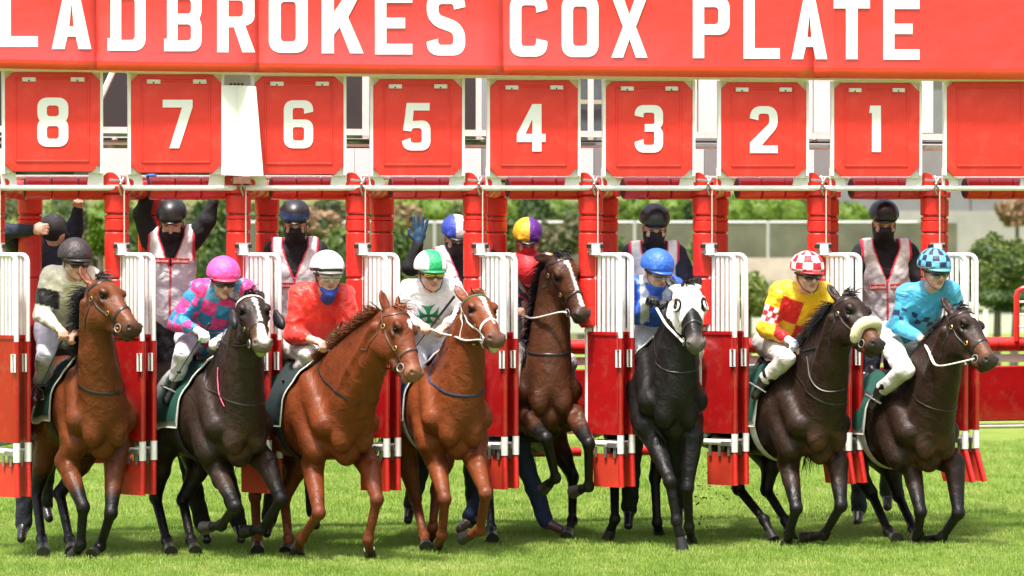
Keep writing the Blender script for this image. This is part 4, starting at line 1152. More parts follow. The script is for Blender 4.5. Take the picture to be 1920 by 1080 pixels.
# ------------------------------------------------------------------ people
SKIN = (.66, .39, .29)
def person(sp):
    """joints are photo pixels with a depth offset from D; side 'a' is the viewer's left, 'b' the viewer's right"""
    D0 = sp['D']
    def J(k):
        p = sp.get(k)
        return None if p is None else W(p[0], p[1], D0 + p[2])
    hz = sp.get('horse')
    if hz is not None:
        for k, r_ in (('ka', .085), ('fa', .062), ('ta', .055), ('wa', .045)):
            if sp.get(k) is None or k not in sp.get('push', ('ka', 'fa', 'ta', 'wa')): continue
            u_, v_, d_ = sp[k]
            for _ in range(60):
                if hz.B.dist(W(u_, v_, D0 + d_)[None])[0] > r_: break
                d_ -= .02
            sp[k] = (u_, v_, d_)
    j = {k: J(k) for k in ('head', 'sa', 'sb', 'ea', 'eb', 'wa', 'wb', 'ha', 'hb', 'ka', 'kb', 'fa', 'fb', 'ta', 'tb')}
    k_ = sp.get('size', 1.0)
    skin = sp.get('skin', SKIN)
    face = sp['face']; fd = vn([face[0], -face[2], face[1]])
    up0 = np.array(sp.get('headup', (0, 0, 1)), float); hu = vn(up0 - fd * (up0 @ fd)); hsd = vn(np.cross(fd, hu)); hsd = -hsd if hsd[0] < 0 else hsd
    h0 = j['head']
    kb_ = k_; k_ = k_ * 1.08
    def HQ(s, f, u): return h0 + kb_ * 1.08 * (s * hsd + f * fd + u * hu)
    HA = [hsd, fd, hu]
    shm = (j['sa'] + j['sb']) / 2; hpm = (j['ha'] + j['hb']) / 2
    tu = vn(shm - hpm); ts = vn((j['sb'] - j['sa'])); ts = vn(ts - tu * (ts @ tu)); tf = np.cross(tu, ts); tf = tf if tf[1] < 0 else -tf
    TL = np.linalg.norm(shm - hpm)
    nb = shm + tu * .03
    root_loc = sp.get('root', (hpm[0], hpm[1], 0))
    root = empty('person', (hpm[0], hpm[1], 0), sp['label'], 'person', sp.get('group'))
    R = Body()
    # head
    R.ell(HQ(0, -.012, .035), np.array([.076, .096, .086]) * k_, HA, .03, skin)
    R.ell(HQ(0, .028, -.035), np.array([.060, .062, .072]) * k_, HA, .03, skin)
    R.ell(HQ(0, .060, -.088), np.array([.026, .024, .022]) * k_, HA, .02, skin)
    R.cap(HQ(0, .088, .020), HQ(0, .112, -.026), .010 * k_, .015 * k_, .010, skin)
    for s in (-1, 1):
        R.cap(HQ(s * .012, .088, .034), HQ(s * .048, .074, .034), .012 * k_, .010 * k_, .012, skin)
        R.ell(HQ(s * .044, .064, -.022), np.array([.024, .024, .022]) * k_, HA, .02, skin)
        R.ell(HQ(s * .077, -.012, -.002), np.array([.010, .020, .032]) * k_, HA, .008, np.array(skin) * [1, .8, .75])
        R.cut(HQ(s * .032, .096, .012), np.array([.020, .014, .012]) * k_, HA, .010)
    R.ell(HQ(0, .088, -.052), np.array([.024, .012, .006]) * k_, HA, .006, (.42, .14, .11))
    R.ell(HQ(0, .085, -.062), np.array([.019, .012, .006]) * k_, HA, .006, (.42, .14, .11))
    k_ = kb_
    R.cap(HQ(0, -.02, -.07), nb, .056 * k_, .060 * k_, .03, skin)
    # trunk under the clothes
    R.cap(j['sa'] * .8 + shm * .2, j['sb'] * .8 + shm * .2, .066 * k_, .066 * k_, .05, skin)
    ch = shm - tu * TL * .30
    R.ell(ch, np.array([.155, .105, .20]) * k_, [ts, tf, tu], .06, skin)
    R.cap(ch, hpm, .105 * k_, .115 * k_, .06, skin, (ts, 1.2))
    fingers = []
    for q in 'ab':
        S, E_, W_ = j['s' + q], j['e' + q], j['w' + q]
        if E_ is None: continue
        R.cap(S, E_, .050 * k_, .040 * k_, .03, skin)
        R.cap(E_, W_, .041 * k_, .027 * k_, .02, skin)
        hd = sp.get('hand' + q, {})
        gl = hd.get('glove'); hc = gl if gl is not None else skin
        fdv = vn(hd.get('dir', (W_ - E_)))            # knuckle direction
        pn = np.array(hd.get('palm', (0, .3, -1)), float); pn = vn(pn - fdv * (pn @ fdv)); sd = np.cross(fdv, pn)
        th = hd.get('thumb', 1); curl = hd.get('curl', 1.0); gs = k_ * hd.get('size', 1.0)
        pc = W_ + fdv * .045 * gs
        R.cap(W_, W_ + fdv * .02, .027 * gs, .028 * gs, .015, hc)
        R.ell(pc, np.array([.045, .019, .040]) * gs, [fdv, pn, sd], .015, hc)
        for i in range(4):
            o = (i - 1.5) * .0205
            ln = (.072, .082, .078, .062)[i] * gs
            p0 = pc + fdv * .034 * gs + sd * o * gs * -th
            spread = vn(fdv + sd * -th * (i - 1.5) * .12 * (1 - curl))
            p1 = p0 + ln * .45 * vn(spread * (1 - .35 * curl) + pn * .9 * curl)
            p2 = p1 + ln * .33 * vn(spread * (1 - 1.2 * curl) + pn * 1.0 * curl)
            p3 = p2 + ln * .25 * vn(spread * (1 - 1.9 * curl) + pn * .35 * curl)
            R.cap(p0, p1, .0105 * gs, .0100 * gs, .006, hc); R.cap(p1, p2, .0100 * gs, .0090 * gs, .004, hc); R.cap(p2, p3, .0090 * gs, .0078 * gs, .004, hc)
        t0 = pc - fdv * .022 * gs + sd * .030 * gs * th
        t1 = t0 + .034 * gs * vn(fdv * .8 + sd * th * (.9 - .5 * curl) + pn * .6 * curl)
        t2 = t1 + .030 * gs * vn(fdv * 1 + sd * th * (.35 - .8 * curl) + pn * .5 * curl)
        R.cap(t0, t1, .0135 * gs, .0115 * gs, .008, hc); R.cap(t1, t2, .0115 * gs, .009 * gs, .004, hc)
    for q in 'ab':
        Hp, Kn, Ft, To = j['h' + q], j['k' + q], j['f' + q], j['t' + q]
        if Kn is None: continue
        R.cap(Hp, Kn, .080 * k_, .050 * k_, .05, skin)
        if Ft is not None:
            R.cap(Kn, Ft, .050 * k_, .034 * k_, .02, skin)
            if To is not None: R.cap(Ft, To, .036 * k_, .028 * k_, .02, skin)
    V, Fc = R.mesh(.0095)
    C = R.colors(V, .004)
    lv = V - h0; s_, f_, u_ = lv @ hsd / k_ / 1.08, lv @ fd / k_ / 1.08, lv @ hu / k_ / 1.08
    for s in (-1, 1):      # eyes and brows
        e = np.sqrt(((s_ - s * .033) / .015) ** 2 + ((u_ - .012) / .008) ** 2)
        C = paint(C, sstep(e, 1.15, .75) * (f_ > .05), (.10, .06, .05))
        e = np.sqrt(((s_ - s * .034) / .022) ** 2 + ((u_ - .034) / .006) ** 2)
        C = paint(C, sstep(e, 1.3, .6) * (f_ > .05) * .7, (.10, .06, .04))
    hair = sp.get('hair', (.05, .03, .02))
    C = paint(C, ((f_ < .02) & (u_ > -.07) & (np.abs(s_) < .072) & (np.abs(f_) < .2) & (u_ < .2) & (f_ < .02 - .25 * (u_ < .02))).astype(float) * (np.linalg.norm(lv, axis=1) < .16), hair)
    mesh_obj('body', V, Fc, M_skin, root, C)
    k_ = kb_
    Pn = dict(root=root, j=j, HQ=HQ, HA=HA, ts=ts, tf=tf, tu=tu, shm=shm, hpm=hpm, TL=TL, k=k_, hsd=hsd, fd=fd, hu=hu, h0=h0, sp=sp, nb=nb)
    return Pn

def torso_body(P, inf, sleeves=True, col=(1, 1, 1), low=0.0, puff=.012, cuff=.88, arms='ab', forearm=True):
    j, k_, ts, tf, tu, shm, hpm, TL = P['j'], P['k'], P['ts'], P['tf'], P['tu'], P['shm'], P['hpm'], P['TL']
    B = Body()
    B.cap(j['sa'] * .82 + shm * .18, j['sb'] * .82 + shm * .18, (.068 + inf) * k_, (.068 + inf) * k_, .05, col)
    B.ell(shm - tu * TL * .30, np.array([.160 + inf, .110 + inf, .20 + inf]) * k_, [ts, tf, tu], .06, col)
    B.cap(shm - tu * TL * .3, hpm + tu * low, (.110 + inf) * k_, (.112 + inf) * k_, .06, col, (ts, 1.2))
    B.cap(P['nb'] - tu * .02, P['nb'] + (P['h0'] - P['nb']) * .28, (.064 + inf * .6) * k_, (.060 + inf * .5) * k_, .03, col)
    if sleeves:
        for q in arms:
            S, E_, W_ = j['s' + q], j['e' + q], j['w' + q]
            if E_ is None: continue
            B.cap(S, E_, (.058 + inf + puff * .5) * k_, (.050 + puff) * k_, .03, col)
            if forearm: B.cap(E_, E_ + (W_ - E_) * cuff, (.050 + puff) * k_, (.034 + puff * .35) * k_, .02, col)
    return B
def folds(V, amp=.006, f=1.0, seed=0):
    """soft cloth folds pressed into the surface"""
    x, y, z = V[:, 0] * f + seed, V[:, 1] * f + seed * .7, V[:, 2] * f
    a = np.sin(23 * x + 9 * z + 3 * np.sin(11 * z + 5 * y)) * np.sin(17 * z - 8 * x + 2 * np.sin(9 * x + seed))
    b = np.sin(41 * z + 21 * x + 4 * np.sin(13 * x + 7 * y + seed)) * .5
    c = np.sin(60 * x - 33 * z + 3 * np.sin(20 * z)) * .25
    return amp * (a + b + c)
def garment(P, name, B, m, paintf=None, h=.011, amp=.005, clip=None, seed=0.0, col=None):
    V, Fc = B.mesh(h, clip)
    C = B.colors(V, .004)
    if paintf is not None: C = paintf(V, C)
    # normals
    fn = np.cross(V[Fc[:, 1]] - V[Fc[:, 0]], V[Fc[:, 2]] - V[Fc[:, 0]]); N = np.zeros_like(V)
    for i in range(4): np.add.at(N, Fc[:, i], fn)
    N /= np.maximum(np.linalg.norm(N, axis=1, keepdims=True), 1e-9)
    if amp: V = V + N * folds(V, amp, 1.0, seed)[:, None]
    return mesh_obj(name, V, Fc, m, P['root'], C)
def tl(P, V):
    """trunk measures of points: across, forward, height below the shoulders"""
    d = V - P['shm']
    return d @ P['ts'] / P['k'], d @ P['tf'] / P['k'], d @ P['tu'] / P['k']
def limb_t(a, b, V):
    ba = b - a; t = ((V - a) @ ba) / (ba @ ba); q = V - a - np.clip(t, 0, 1)[:, None] * ba
    return t, np.linalg.norm(q, axis=1)

def helmet(P, paintf, peak=(.01, .01, .01), m=None, lift=0.006, strapc=M_black, peak_len=.055, size=1.14):
    HQ, HA, k_ = P['HQ'], P['HA'], P['k'] * size
    B = Body()
    c = HQ(0, -.012, .062 + lift)
    B.ell(c, np.array([.112, .135, .112]) * k_, HA, .02, (1, 1, 1))
    B.cap(HQ(-.07, .095, .052 + lift), HQ(.07, .095, .052 + lift), .012, .012, .03, (1, 1, 1))
    hu, fd = P['hu'], P['fd']
    def clip(X):
        d = X - c
        return -(d @ hu) - .030 + .12 * np.maximum(d @ fd, 0) * 0
    V, Fc = B.mesh(.0085, clip)
    d = V - c; s, f, u = d @ P['hsd'] / k_, d @ fd / k_, d @ hu / k_
    C = paintf(s, f, u, V)
    o = mesh_obj('helmet', V, Fc, m or M_capcloth, P['root'], C)
    # peak
    b = Body()
    for i in range(17):
        a = (i - 8) / 8
        b.cap(c + (P['hsd'] * a * .085 + fd * (.105 - .035 * a * a) + hu * -.022) * k_, c + (P['hsd'] * a * .074 + fd * (.105 + peak_len - .055 * a * a) + hu * -.036) * k_, .008, .006, .015, peak)
    V, Fc = b.mesh(.008)
    mesh_obj('peak', V, Fc, M_shell, P['root'], np.tile(np.array(peak, float), (len(V), 1)))
    # chin strap
    for s in (-1, 1):
        MB().tube([HQ(s * .084, .00, .02), HQ(s * .082, .02, -.03), HQ(s * .055, .05, -.085), HQ(s * .01, .075, -.112)], .0055, 6, flat=.5).build('chin_strap', strapc, P['root'])
    return c
def goggles(P, lens=None, frame=(.01, .01, .01), strap=(.02, .02, .02)):
    HQ = P['HQ']
    for s in (-1, 1):
        b = Body()
        b.cap(HQ(s * .014, .104, .010), HQ(s * .058, .088, .012), .021, .022, .01, (0, 0, 0))
        V, Fc = b.mesh(.007)
        mesh_obj('goggle_lens', V, Fc, lens or M_glass, P['root'], np.tile([0., 0, 0], (len(V), 1)))
    pts = [HQ(-.074, .070, .012)] + [HQ(s, .112 - s * s * 5.2, .036) for s in np.linspace(-.06, .06, 7)] + [HQ(.074, .070, .012)] + [HQ(s, .114 - s * s * 5.2, -.013 + (.014 if abs(s) < .012 else 0)) for s in np.linspace(.055, -.055, 7)]
    MB().tube(pts, .006, 6, closed=True).build('goggle_frame', mat('goggle_frame_%02d%02d' % (int(frame[0] * 99), int(frame[1] * 99)), frame, .3), P['root'])
    for s in (-1, 1):
        MB().tube([HQ(s * .070, .072, .012), HQ(s * .086, .02, .018), HQ(s * .09, -.03, .03)], .010, 6, flat=.3, upv=P['hsd']).build('goggle_strap', M_black, P['root'])
def facemask(P, col, top=-.005, tail=.02, wide=0.0):
    """snood or mask over nose, mouth and chin down to the neck"""
    HQ, HA, k_ = P['HQ'], P['HA'], P['k'] * 1.08
    B = Body()
    B.ell(HQ(0, .030, -.040), np.array([.071 + wide, .076, .080]) * k_, HA, .03, col)
    B.ell(HQ(0, .098, -.022), np.array([.030, .030, .034]) * k_, HA, .03, col)
    B.ell(HQ(0, -.03, -.05), np.array([.076 + wide, .07, .06]) * k_, HA, .03, col)
    if tail: B.cap(HQ(0, .0, -.08), P['nb'] + P['tu'] * .0, .070 * k_, .078 * k_, .03, col)
    c = HQ(0, 0, top); hu = P['hu']
    V, Fc = B.mesh(.009, lambda X: ((X - c) @ hu))
    mesh_obj('face_mask', V + 0, Fc, M_cloth, P['root'], np.tile(np.array(col, float), (len(V), 1)))
def breeches(P, col=(.70, .69, .68), to=.92, name='breeches', m=None, boots=(.014, .012, .012), bootfrom=.45, boottop=None, inf=.012, paintf=None):
    j, k_, hpm, tu = P['j'], P['k'], P['hpm'], P['tu']
    B = Body()
    B.cap(j['ha'], j['hb'], (.105 + inf) * k_, (.105 + inf) * k_, .05, col)
    B.cap(hpm, hpm + tu * P['TL'] * .25, (.110) * k_, .112 * k_, .05, col, (P['ts'], 1.2))
    for q in 'ab':
        Hp, Kn, Ft, To = [j[x + q] for x in 'hkft']
        if Kn is None: continue
        B.cap(Hp, Kn, (.092 + inf) * k_, (.058 + inf) * k_, .05, col)
        if Ft is not None: B.cap(Kn, Kn + (Ft - Kn) * to, (.058 + inf) * k_, (.044 + inf) * k_, .03, col)
    garment(P, name, B, m or M_cloth, paintf, seed=2.3, amp=.005)
    for q in 'ab':
        Kn, Ft, To = [j[x + q] for x in 'kft']
        if Ft is None or To is None or Kn is None: continue
        b = Body()
        t0 = Kn + (Ft - Kn) * bootfrom
        b.cap(t0, Ft, .062 * k_, .046 * k_, .02, boottop if boottop is not None else boots); b.cap(Ft, To, .045 * k_, .036 * k_, .03, boots)
        b.cap(Ft + np.array([0, 0, -.02]), Ft + (To - Ft) * .2, .045 * k_, .04 * k_, .02, boots)
        V, Fc = b.mesh(.010)
        mesh_obj('boot', V, Fc, mat('boot_leather', attr=True, rough=.28, coat=.3, bump=30, bump_dist=.006), P['root'], b.colors(V, .01))
def whip(a, b, label, grip=.35):
    a, b = np.array(a), np.array(b)
    d = vn(b - a); L = np.linalg.norm(b - a)
    r = empty('whip', tuple(a), label, 'whip')
    MB().tube([a, a + d * L * grip], .011, 8).build('grip', M_leather, r)
    MB().tube([a + d * L * grip, b], [.0065, .004], 6).build('shaft', M_black, r)
    MB().ellipsoid(a, d * .014, np.cross(d, [0, 1, 0]) * .014, np.array([0, .014, 0])).build('pommel', M_leather, r)
    return r

VW = (.76, .74, .75); VR = (.62, .035, .075)
def vest(P, col=VW, trim=VR, stripes=True, patch=True, low=-.01, inf=.046, text='Ladbrokes', zipper=True, open_=0.0, collar=(.012, .012, .016), pu=-.245):
    B = torso_body(P, inf, sleeves=False, col=col, low=low)
    ts, tf, tu, shm, k_ = P['ts'], P['tf'], P['tu'], P['shm'], P['k']
    wS = np.linalg.norm(P['j']['sb'] - P['j']['sa']) / 2 / k_
    def clip(X):
        d = X - shm; s, f, u = d @ ts / k_, d @ tf / k_, d @ tu / k_
        v = np.maximum(.0 - .0 * s, 0)
        neckv = (.075 + .38 * np.minimum(u + .0, .05)) - np.abs(s)      # V opening at the front
        nk = np.where(f > -.02, np.minimum(neckv, u + .20), -.1)
        arm = np.abs(s) - (wS + .022)
        return np.maximum(np.maximum(nk * .7, arm), -1) * k_
    def pf(V, C):
        s, f, u = tl(P, V)
        nv = np.abs((.075 + .38 * np.minimum(u, .05)) - np.abs(s))
        m = sstep(nv, .018, .010) * (u > -.235) * (f > -.03)
        m = np.maximum(m, sstep(np.abs(s), wS - .004, wS + .006) * (u > -.14))
        if zipper: m = np.maximum(m, sstep(np.abs(s), .011, .007) * (f > 0) * (u < -.18))
        C = paint(C, m, trim)
        if stripes:
            g = (np.abs(u + .17) < .03) | (np.abs(u + .36) < .03)
            C = paint(C, g * (1 - m) * .6, (.50, .50, .52))
        return C
    garment(P, 'vest', B, M_cloth, pf, clip=clip, amp=.004, seed=1.1)
    if patch:
        for s in (-1, 1):
            c = shm + (ts * s * .088 + tu * pu + tf * .0) * k_
            X, n = B.project((c + tf * .2 * k_)[None], .006)
            n0 = tf; pc = X[0] + tf * .006
            hw, hh = .070 * k_, .021 * k_
            MB().box(pc, ts * hw, tu * hh, tf * .003).build('name_patch', mat('patch_red', (.62, .015, .02), .5), P['root'])
            text_obj(text, pc + tf * .0045, ts, tu, .030 * k_, hw * 1.75, P['root'], 'lettering', M_letter)
def text_obj(txt, c, right, up, size, width, parent, name, m):
    cu = bpy.data.curves.new(name, 'FONT'); cu.body = txt; cu.align_x = 'CENTER'; cu.align_y = 'CENTER'; cu.size = size; cu.extrude = .0005; cu.shear = .15
    cu.offset = size * .01
    o = bpy.data.objects.new(name, cu); COL.objects.link(o)
    bpy.context.view_layer.update()
    w = max(o.dimensions[0], 1e-4)
    me = bpy.data.meshes.new_from_object(o.evaluated_get(bpy.context.evaluated_depsgraph_get()))
    bpy.data.objects.remove(o); bpy.data.curves.remove(cu)
    fwd = np.cross(right, up)
    V = np.array([v.co[:] for v in me.vertices]) if len(me.vertices) else np.zeros((0, 3))
    k = width / w
    Wd = np.array(c) + np.outer(V[:, 0] * k, right) + np.outer(V[:, 1], up) + np.outer(V[:, 2], fwd)
    Fs = [tuple(p.vertices) for p in me.polygons]
    bpy.data.meshes.remove(me)
    return mesh_obj(name, Wd, Fs, m, parent, smooth=False)
def trousers(P, col=(.012, .012, .014), inf=.02, name='trousers', shoes=(.02, .018, .018)):
    breeches(P, col, to=.98, name=name, boots=shoes, bootfrom=.85, inf=inf)
def check(a, b, n=1.0): return ((np.floor(a) + np.floor(b)) % 2 == 0).astype(float)

def stirrup(P, H, q='a'):
    """iron under the boot with its leather up to the saddle"""
    f, t = P['j']['f' + q], P['j']['t' + q]
    d = vn(t - f); c = f * .45 + t * .55; sd = vn(np.cross(d, [0, 0, 1])); up = np.cross(sd, d); up = up if up[2] > 0 else -up
    lp = [c - up * .055 + sd * .055, c - up * .055 - sd * .055, c + sd * -.050 + up * .03, c + up * .10, c + sd * .050 + up * .03]
    r = empty('stirrup', (0, 0, 0)); r.parent = H.root; r.location = Vector([float(x) for x in c]) - H.root.location
    MB().tube(lp, .008, 6, closed=True).build('iron', M_steel, r)
    top = H.T(-.60, -.22 if q == 'a' else .22, .40)
    MB().tube([c + up * .10, c * .5 + top * .5, top], .012, 6, flat=.35).build('stirrup_leather', M_leather, r)
# ------------------------------------------------------------------ tack on each horse
DG = (.004, .060, .042)
h1, h2, h3, h4, h5, h6, h7, h8 = HS
bridle(h1, M_leather)
neck_strap(h1, .14, M_leather, .026, drop=.02, name='breastplate')
saddle_set(h1, DG)
bridle(h2, M_leather, browm=M_whitestrap)
neck_strap(h2, .10, M_leather, .018, drop=-.02)
saddle_set(h2, DG)
bridle(h3, M_brown, browm=M_brown)
neck_strap(h3, .16, M_leather, .020, drop=.04)
saddle_set(h3, (.008, .02, .022), edge=(.02, .12, .08), pad=(.5, .4, .2))
bridle(h4, M_whitestrap, browm=mat('green_band', (.03, .10, .04), .5), ringc=M_steel)
neck_strap(h4, .14, mat('navy_web', (.015, .022, .06), .7), .022, drop=.0)
saddle_set(h4, (.02, .05, .12), girth=(.55, .56, .6))
bridle(h5, M_leather)
neck_strap(h5, .22, M_leather, .024, drop=.06)
saddle_set(h5, DG)
bridle(h6, M_leather)
neck_strap(h6, .30, M_leather, .012, drop=.05)
saddle_set(h6, DG)
bridle(h7, M_leather)
neck_strap(h7, .22, M_leather, .018, drop=.0)
saddle_set(h7, DG, girth=(.6, .6, .6))
bridle(h8, M_leather)
neck_strap(h8, .20, M_leather, .014, drop=.02)
saddle_set(h8, DG, girth=(.58, .6, .62))
# white blinker hood of the near-black horse
Q = h6.Q
def hood_patch(H, name, t0, t1, n0, n1, m, off=.007):
    return None
hb = Body()
for P_ in h6.B.p: hb.p.append(P_)
def hood_clip(X):
    d = X - h6.C * 0
    P0 = Q(0, 0, 0); l = X - P0; t = l @ h6.h / h6.hs; n = l @ h6.n / h6.hs / 1.38; s = l @ h6.s / h6.hs / 1.38
    low = t - (.335 + .08 * np.minimum(0, n + .02) * 0 - .75 * np.maximum(0, .055 - np.abs(s)) * (n > -.06))
    low = np.maximum(t - .37, .30 * 0 + (.06 - np.abs(s)) * .9 + (t - .33) * 1.0)
    low = np.maximum(t - .40, np.minimum((t - .27) - (np.abs(s) - .0) * 1.1, .1))
    return np.maximum.reduce([low * h6.hs, -(t + .03) * h6.hs, -(n + .17) * h6.hs, np.abs(s) - .14])
hd = Body(); hd.p = []
Pq = h6.Q(.2, -.06, 0)
for P_ in h6.B.p:
    lo_, hi_ = Body.bbox(P_)
    if np.all(lo_ < Pq + .26) and np.all(hi_ > Pq - .26) and (P_[0] == 'e' or P_[3] < .09):
        P2 = list(P_)
        if P_[0] == 'c': P2[3] = P_[3] + .008; P2[4] = P_[4] + .008
        else: P2[3] = P_[3] + .008
        P2[6] = np.array((.78, .78, .77)); hd.p.append(tuple(P2))
for s in (-1, 1):
    hd.cut(Q(.210, .01, s * .085), np.array([.050, .07, .040]) * h6.hs, [h6.h, h6.n, h6.s], .006)
V, Fc = hd.mesh(.009, hood_clip)
keep = ((V - Pq) ** 2).sum(1) < .32 ** 2
V2 = V; mk = keep[Fc].all(1); Fc = Fc[mk]
l = V - h6.Q(0, 0, 0); t = l @ h6.h / h6.hs; s = l @ h6.s / h6.hs
C = np.tile([.78, .78, .77], (len(V), 1))
C = paint(C, ((np.abs(t - .085) < .016) & (np.abs(s) < .036) & (np.sin(s * 260) * np.sin(t * 300) > -.35)).astype(float), (.10, .38, .26))
used = np.unique(Fc); rm = np.full(len(V), -1); rm[used] = np.arange(len(used))
mesh_obj('blinker_hood', V[used], rm[Fc], M_cloth, h6.root, C[used])
for s in (-1, 1):
    c = Q(.215, .005, s * .088)
    ring = [c + h6.hs * (.043 * math.cos(q) * h6.h + .034 * math.sin(q) * vn(h6.n + h6.s * -s * .6)) for q in np.linspace(0, 2 * math.pi, 17)[:-1]]
    MB().tube(ring, .009, 6, closed=True).build('blinker_rim', M_whitestrap, h6.root)
    MB().ellipsoid(Q(.215, -.004, s * .084), h6.h * .046, vn(h6.n - h6.s * s * .6) * .034, vn(h6.s * s + h6.n * .5) * .022).build('eye_cup', M_black, h6.root)
# blinker cups of horse two
for s in (-1, 1):
    b = Body(); Q2 = h2.Q
    b.ell(Q2(.25, -.03, s * .125), np.array([.10, .065, .030]), [h2.h, h2.n, h2.s], .02, (.01, .01, .012))
    b.ell(Q2(.33, -.02, s * .135), np.array([.075, .05, .032]), [h2.h, h2.n, h2.s], .03, (.01, .01, .012))
    b.cut(Q2(.22, .06, s * .09), np.array([.08, .06, .035]), [h2.h, h2.n, h2.s], .01)
    V, Fc = b.mesh(.009)
    mesh_obj('blinker_cup', V, Fc, M_hair, h2.root, np.tile([.01, .01, .012], (len(V), 1)))
# sheepskin noseband of horse seven
b = Body(); Q7 = h7.Q
prev = None
for k in range(15):
    a = -2.1 + 4.2 * k / 14
    p = Q7(.385 + .010 * math.cos(a * 3), -.055 + .082 * math.cos(a), .068 * math.sin(a))
    if prev is not None: b.cap(prev, p, .046, .046, .02, (.68, .58, .38))
    prev = p
V, Fc = b.mesh(.008)
V = V + .0015 * np.sin(V * 260 + np.sin(V[:, ::-1] * 130) * 2)
mesh_obj('sheepskin_noseband', V, Fc, mat('sheepskin', (.66, .57, .38), .95, noise=90, noise_amt=.25, bump=160, bump_dist=.008, sheen=.4), h7.root)

# ------------------------------------------------------------------ jockeys
GJ = 'jockeys riding out of the gate'
def bootset(P, **k): breeches(P, **k)
HCOL = {}
# 1 ------------------------------------------------
PA = person(dict(label='jockey in cream silks with a black armband and brown cap on the leftmost horse', group=GJ, horse=h1, D=30.1, size=1.12, face=(.45, -.08, .88),
    head=(141, 495, -.2), sa=(96, 520, 0), sb=(172, 522, -.05), ea=(79, 590, -.05), wa=(110, 616, -.32), eb=(190, 592, -.1), wb=(146, 622, -.3),
    ha=(92, 620, .35), hb=(142, 625, .3), ka=(86, 668, -.05), fa=(74, 722, .25), ta=(66, 752, .05), kb=(196, 672, -.1), fb=(186, 730, .2), tb=(188, 755, 0),
    handa=dict(palm=(.2, -.2, -1)), handb=dict(palm=(-.2, -.2, -1), thumb=-1)))
def pf(V, C):
    s, f, u = tl(PA, V)
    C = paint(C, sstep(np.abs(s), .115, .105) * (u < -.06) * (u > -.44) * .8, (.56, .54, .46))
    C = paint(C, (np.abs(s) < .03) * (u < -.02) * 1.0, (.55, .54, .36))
    t, r = limb_t(PA['j']['sa'], PA['j']['ea'], V)
    return paint(C, sstep(r, .13, .12) * (t > .35) * (t < .78), (.014, .012, .012))
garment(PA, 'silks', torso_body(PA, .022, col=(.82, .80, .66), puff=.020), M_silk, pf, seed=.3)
breeches(PA, col=(.62, .62, .70), boots=(.03, .004, .010), bootfrom=.1)
helmet(PA, lambda s, f, u, V: np.tile([.040, .030, .032], (len(V), 1)), peak=(.03, .024, .026)); goggles(PA)
J1 = PA
whip(W(128, 612, 29.85), W(66, 748, 29.95), 'black whip with white bands held down by the jockey in cream silks', .2)
rein(h1, [PA['j']['wa'] + np.array([.05, -.02, -.03]), W(165, 632, 29.75), W(205, 625, 29.45), h1.Q(.485, -.088, -.066)], mat('orange_rein', (.55, .13, .03), .5), .011)
rein(h1, [PA['j']['wb'] + np.array([.0, -.02, -.03]), W(190, 650, 29.7), h1.Q(.485, -.088, .066)], M_leather, .008)
# 2 ------------------------------------------------
P2 = person(dict(label='jockey in pink and blue checked silks with a pink cap and white gloves', group=GJ, horse=h2, D=30.0, size=1.12, face=(.22, -.14, .90), hair=(.05, .03, .02),
    head=(419, 530, -.2), sa=(376, 545, 0), sb=(458, 545, -.05), ea=(334, 606, 0), wa=(370, 620, -.28), eb=(476, 606, 0), wb=(414, 634, -.3),
    ha=(356, 634, .35), hb=(408, 636, .35), ka=(343, 664, -.1), fa=(330, 712, .22), ta=(312, 750, .0), kb=(452, 668, -.1), fb=(446, 725, .2), tb=(448, 750, 0),
    handa=dict(glove=(.75, .74, .72), palm=(.2, -.2, -1), size=1.15), handb=dict(glove=(.75, .74, .72), palm=(-.2, -.2, -1), thumb=-1)))
def pf(V, C):
    s, f, u = tl(P2, V)
    k = check(s / .115 + .0, u / .115 + .35)
    pink, blue = np.array((.78, .045, .24)), np.array((.02, .22, .42))
    for q, sg in (('a', 1), ('b', -1)):
        for (A, Bq, o) in ((P2['j']['s' + q], P2['j']['e' + q], 0), (P2['j']['e' + q], P2['j']['w' + q], 1)):
            t, r = limb_t(A, Bq, V)
            w = (r < .105) & (t > .12) & (t < 1.05) & (np.abs(s) > .15)
            ax = vn(Bq - A); e1 = vn(np.cross(ax, [0, 1, 0])); e2 = np.cross(ax, e1)
            an = (V - A) @ e1
            k2 = check(an / .11, t * 2.6 + o * .6)
            k = np.where(w, k2, k)
    C = pink * k[:, None] + blue * (1 - k)[:, None]
    lt = sstep(u, -.08, .02)
    return paint(C, lt * .35 * (1 - k) , (.25, .62, .80))
garment(P2, 'silks', torso_body(P2, .024, col=(.7, .1, .3), puff=.024), M_silk, pf, seed=1.7, h=.0095, amp=.008)
breeches(P2, col=(.62, .60, .66), boots=(.012, .010, .012), bootfrom=.55)
helmet(P2, lambda s, f, u, V: np.array((.80, .09, .38)) * (1 - .0 * s[:, None]), peak=(.72, .06, .12)); goggles(P2)
whip(W(392, 608, 29.75), W(324, 716, 29.8), 'thin black whip angled down from the white gloved hand', .25)
rein(h2, [P2['j']['wa'] + np.array([.06, -.02, -.02]), W(430, 625, 29.6), W(448, 650, 29.45), h2.Q(.485, -.088, -.066)], M_leather, .008)
rein(h2, [W(418, 690, 29.55), W(412, 715, 29.5), W(425, 762, 29.35)], mat('pink_tape', (.75, .06, .16), .6), .008, name='pink_breastplate_strap')
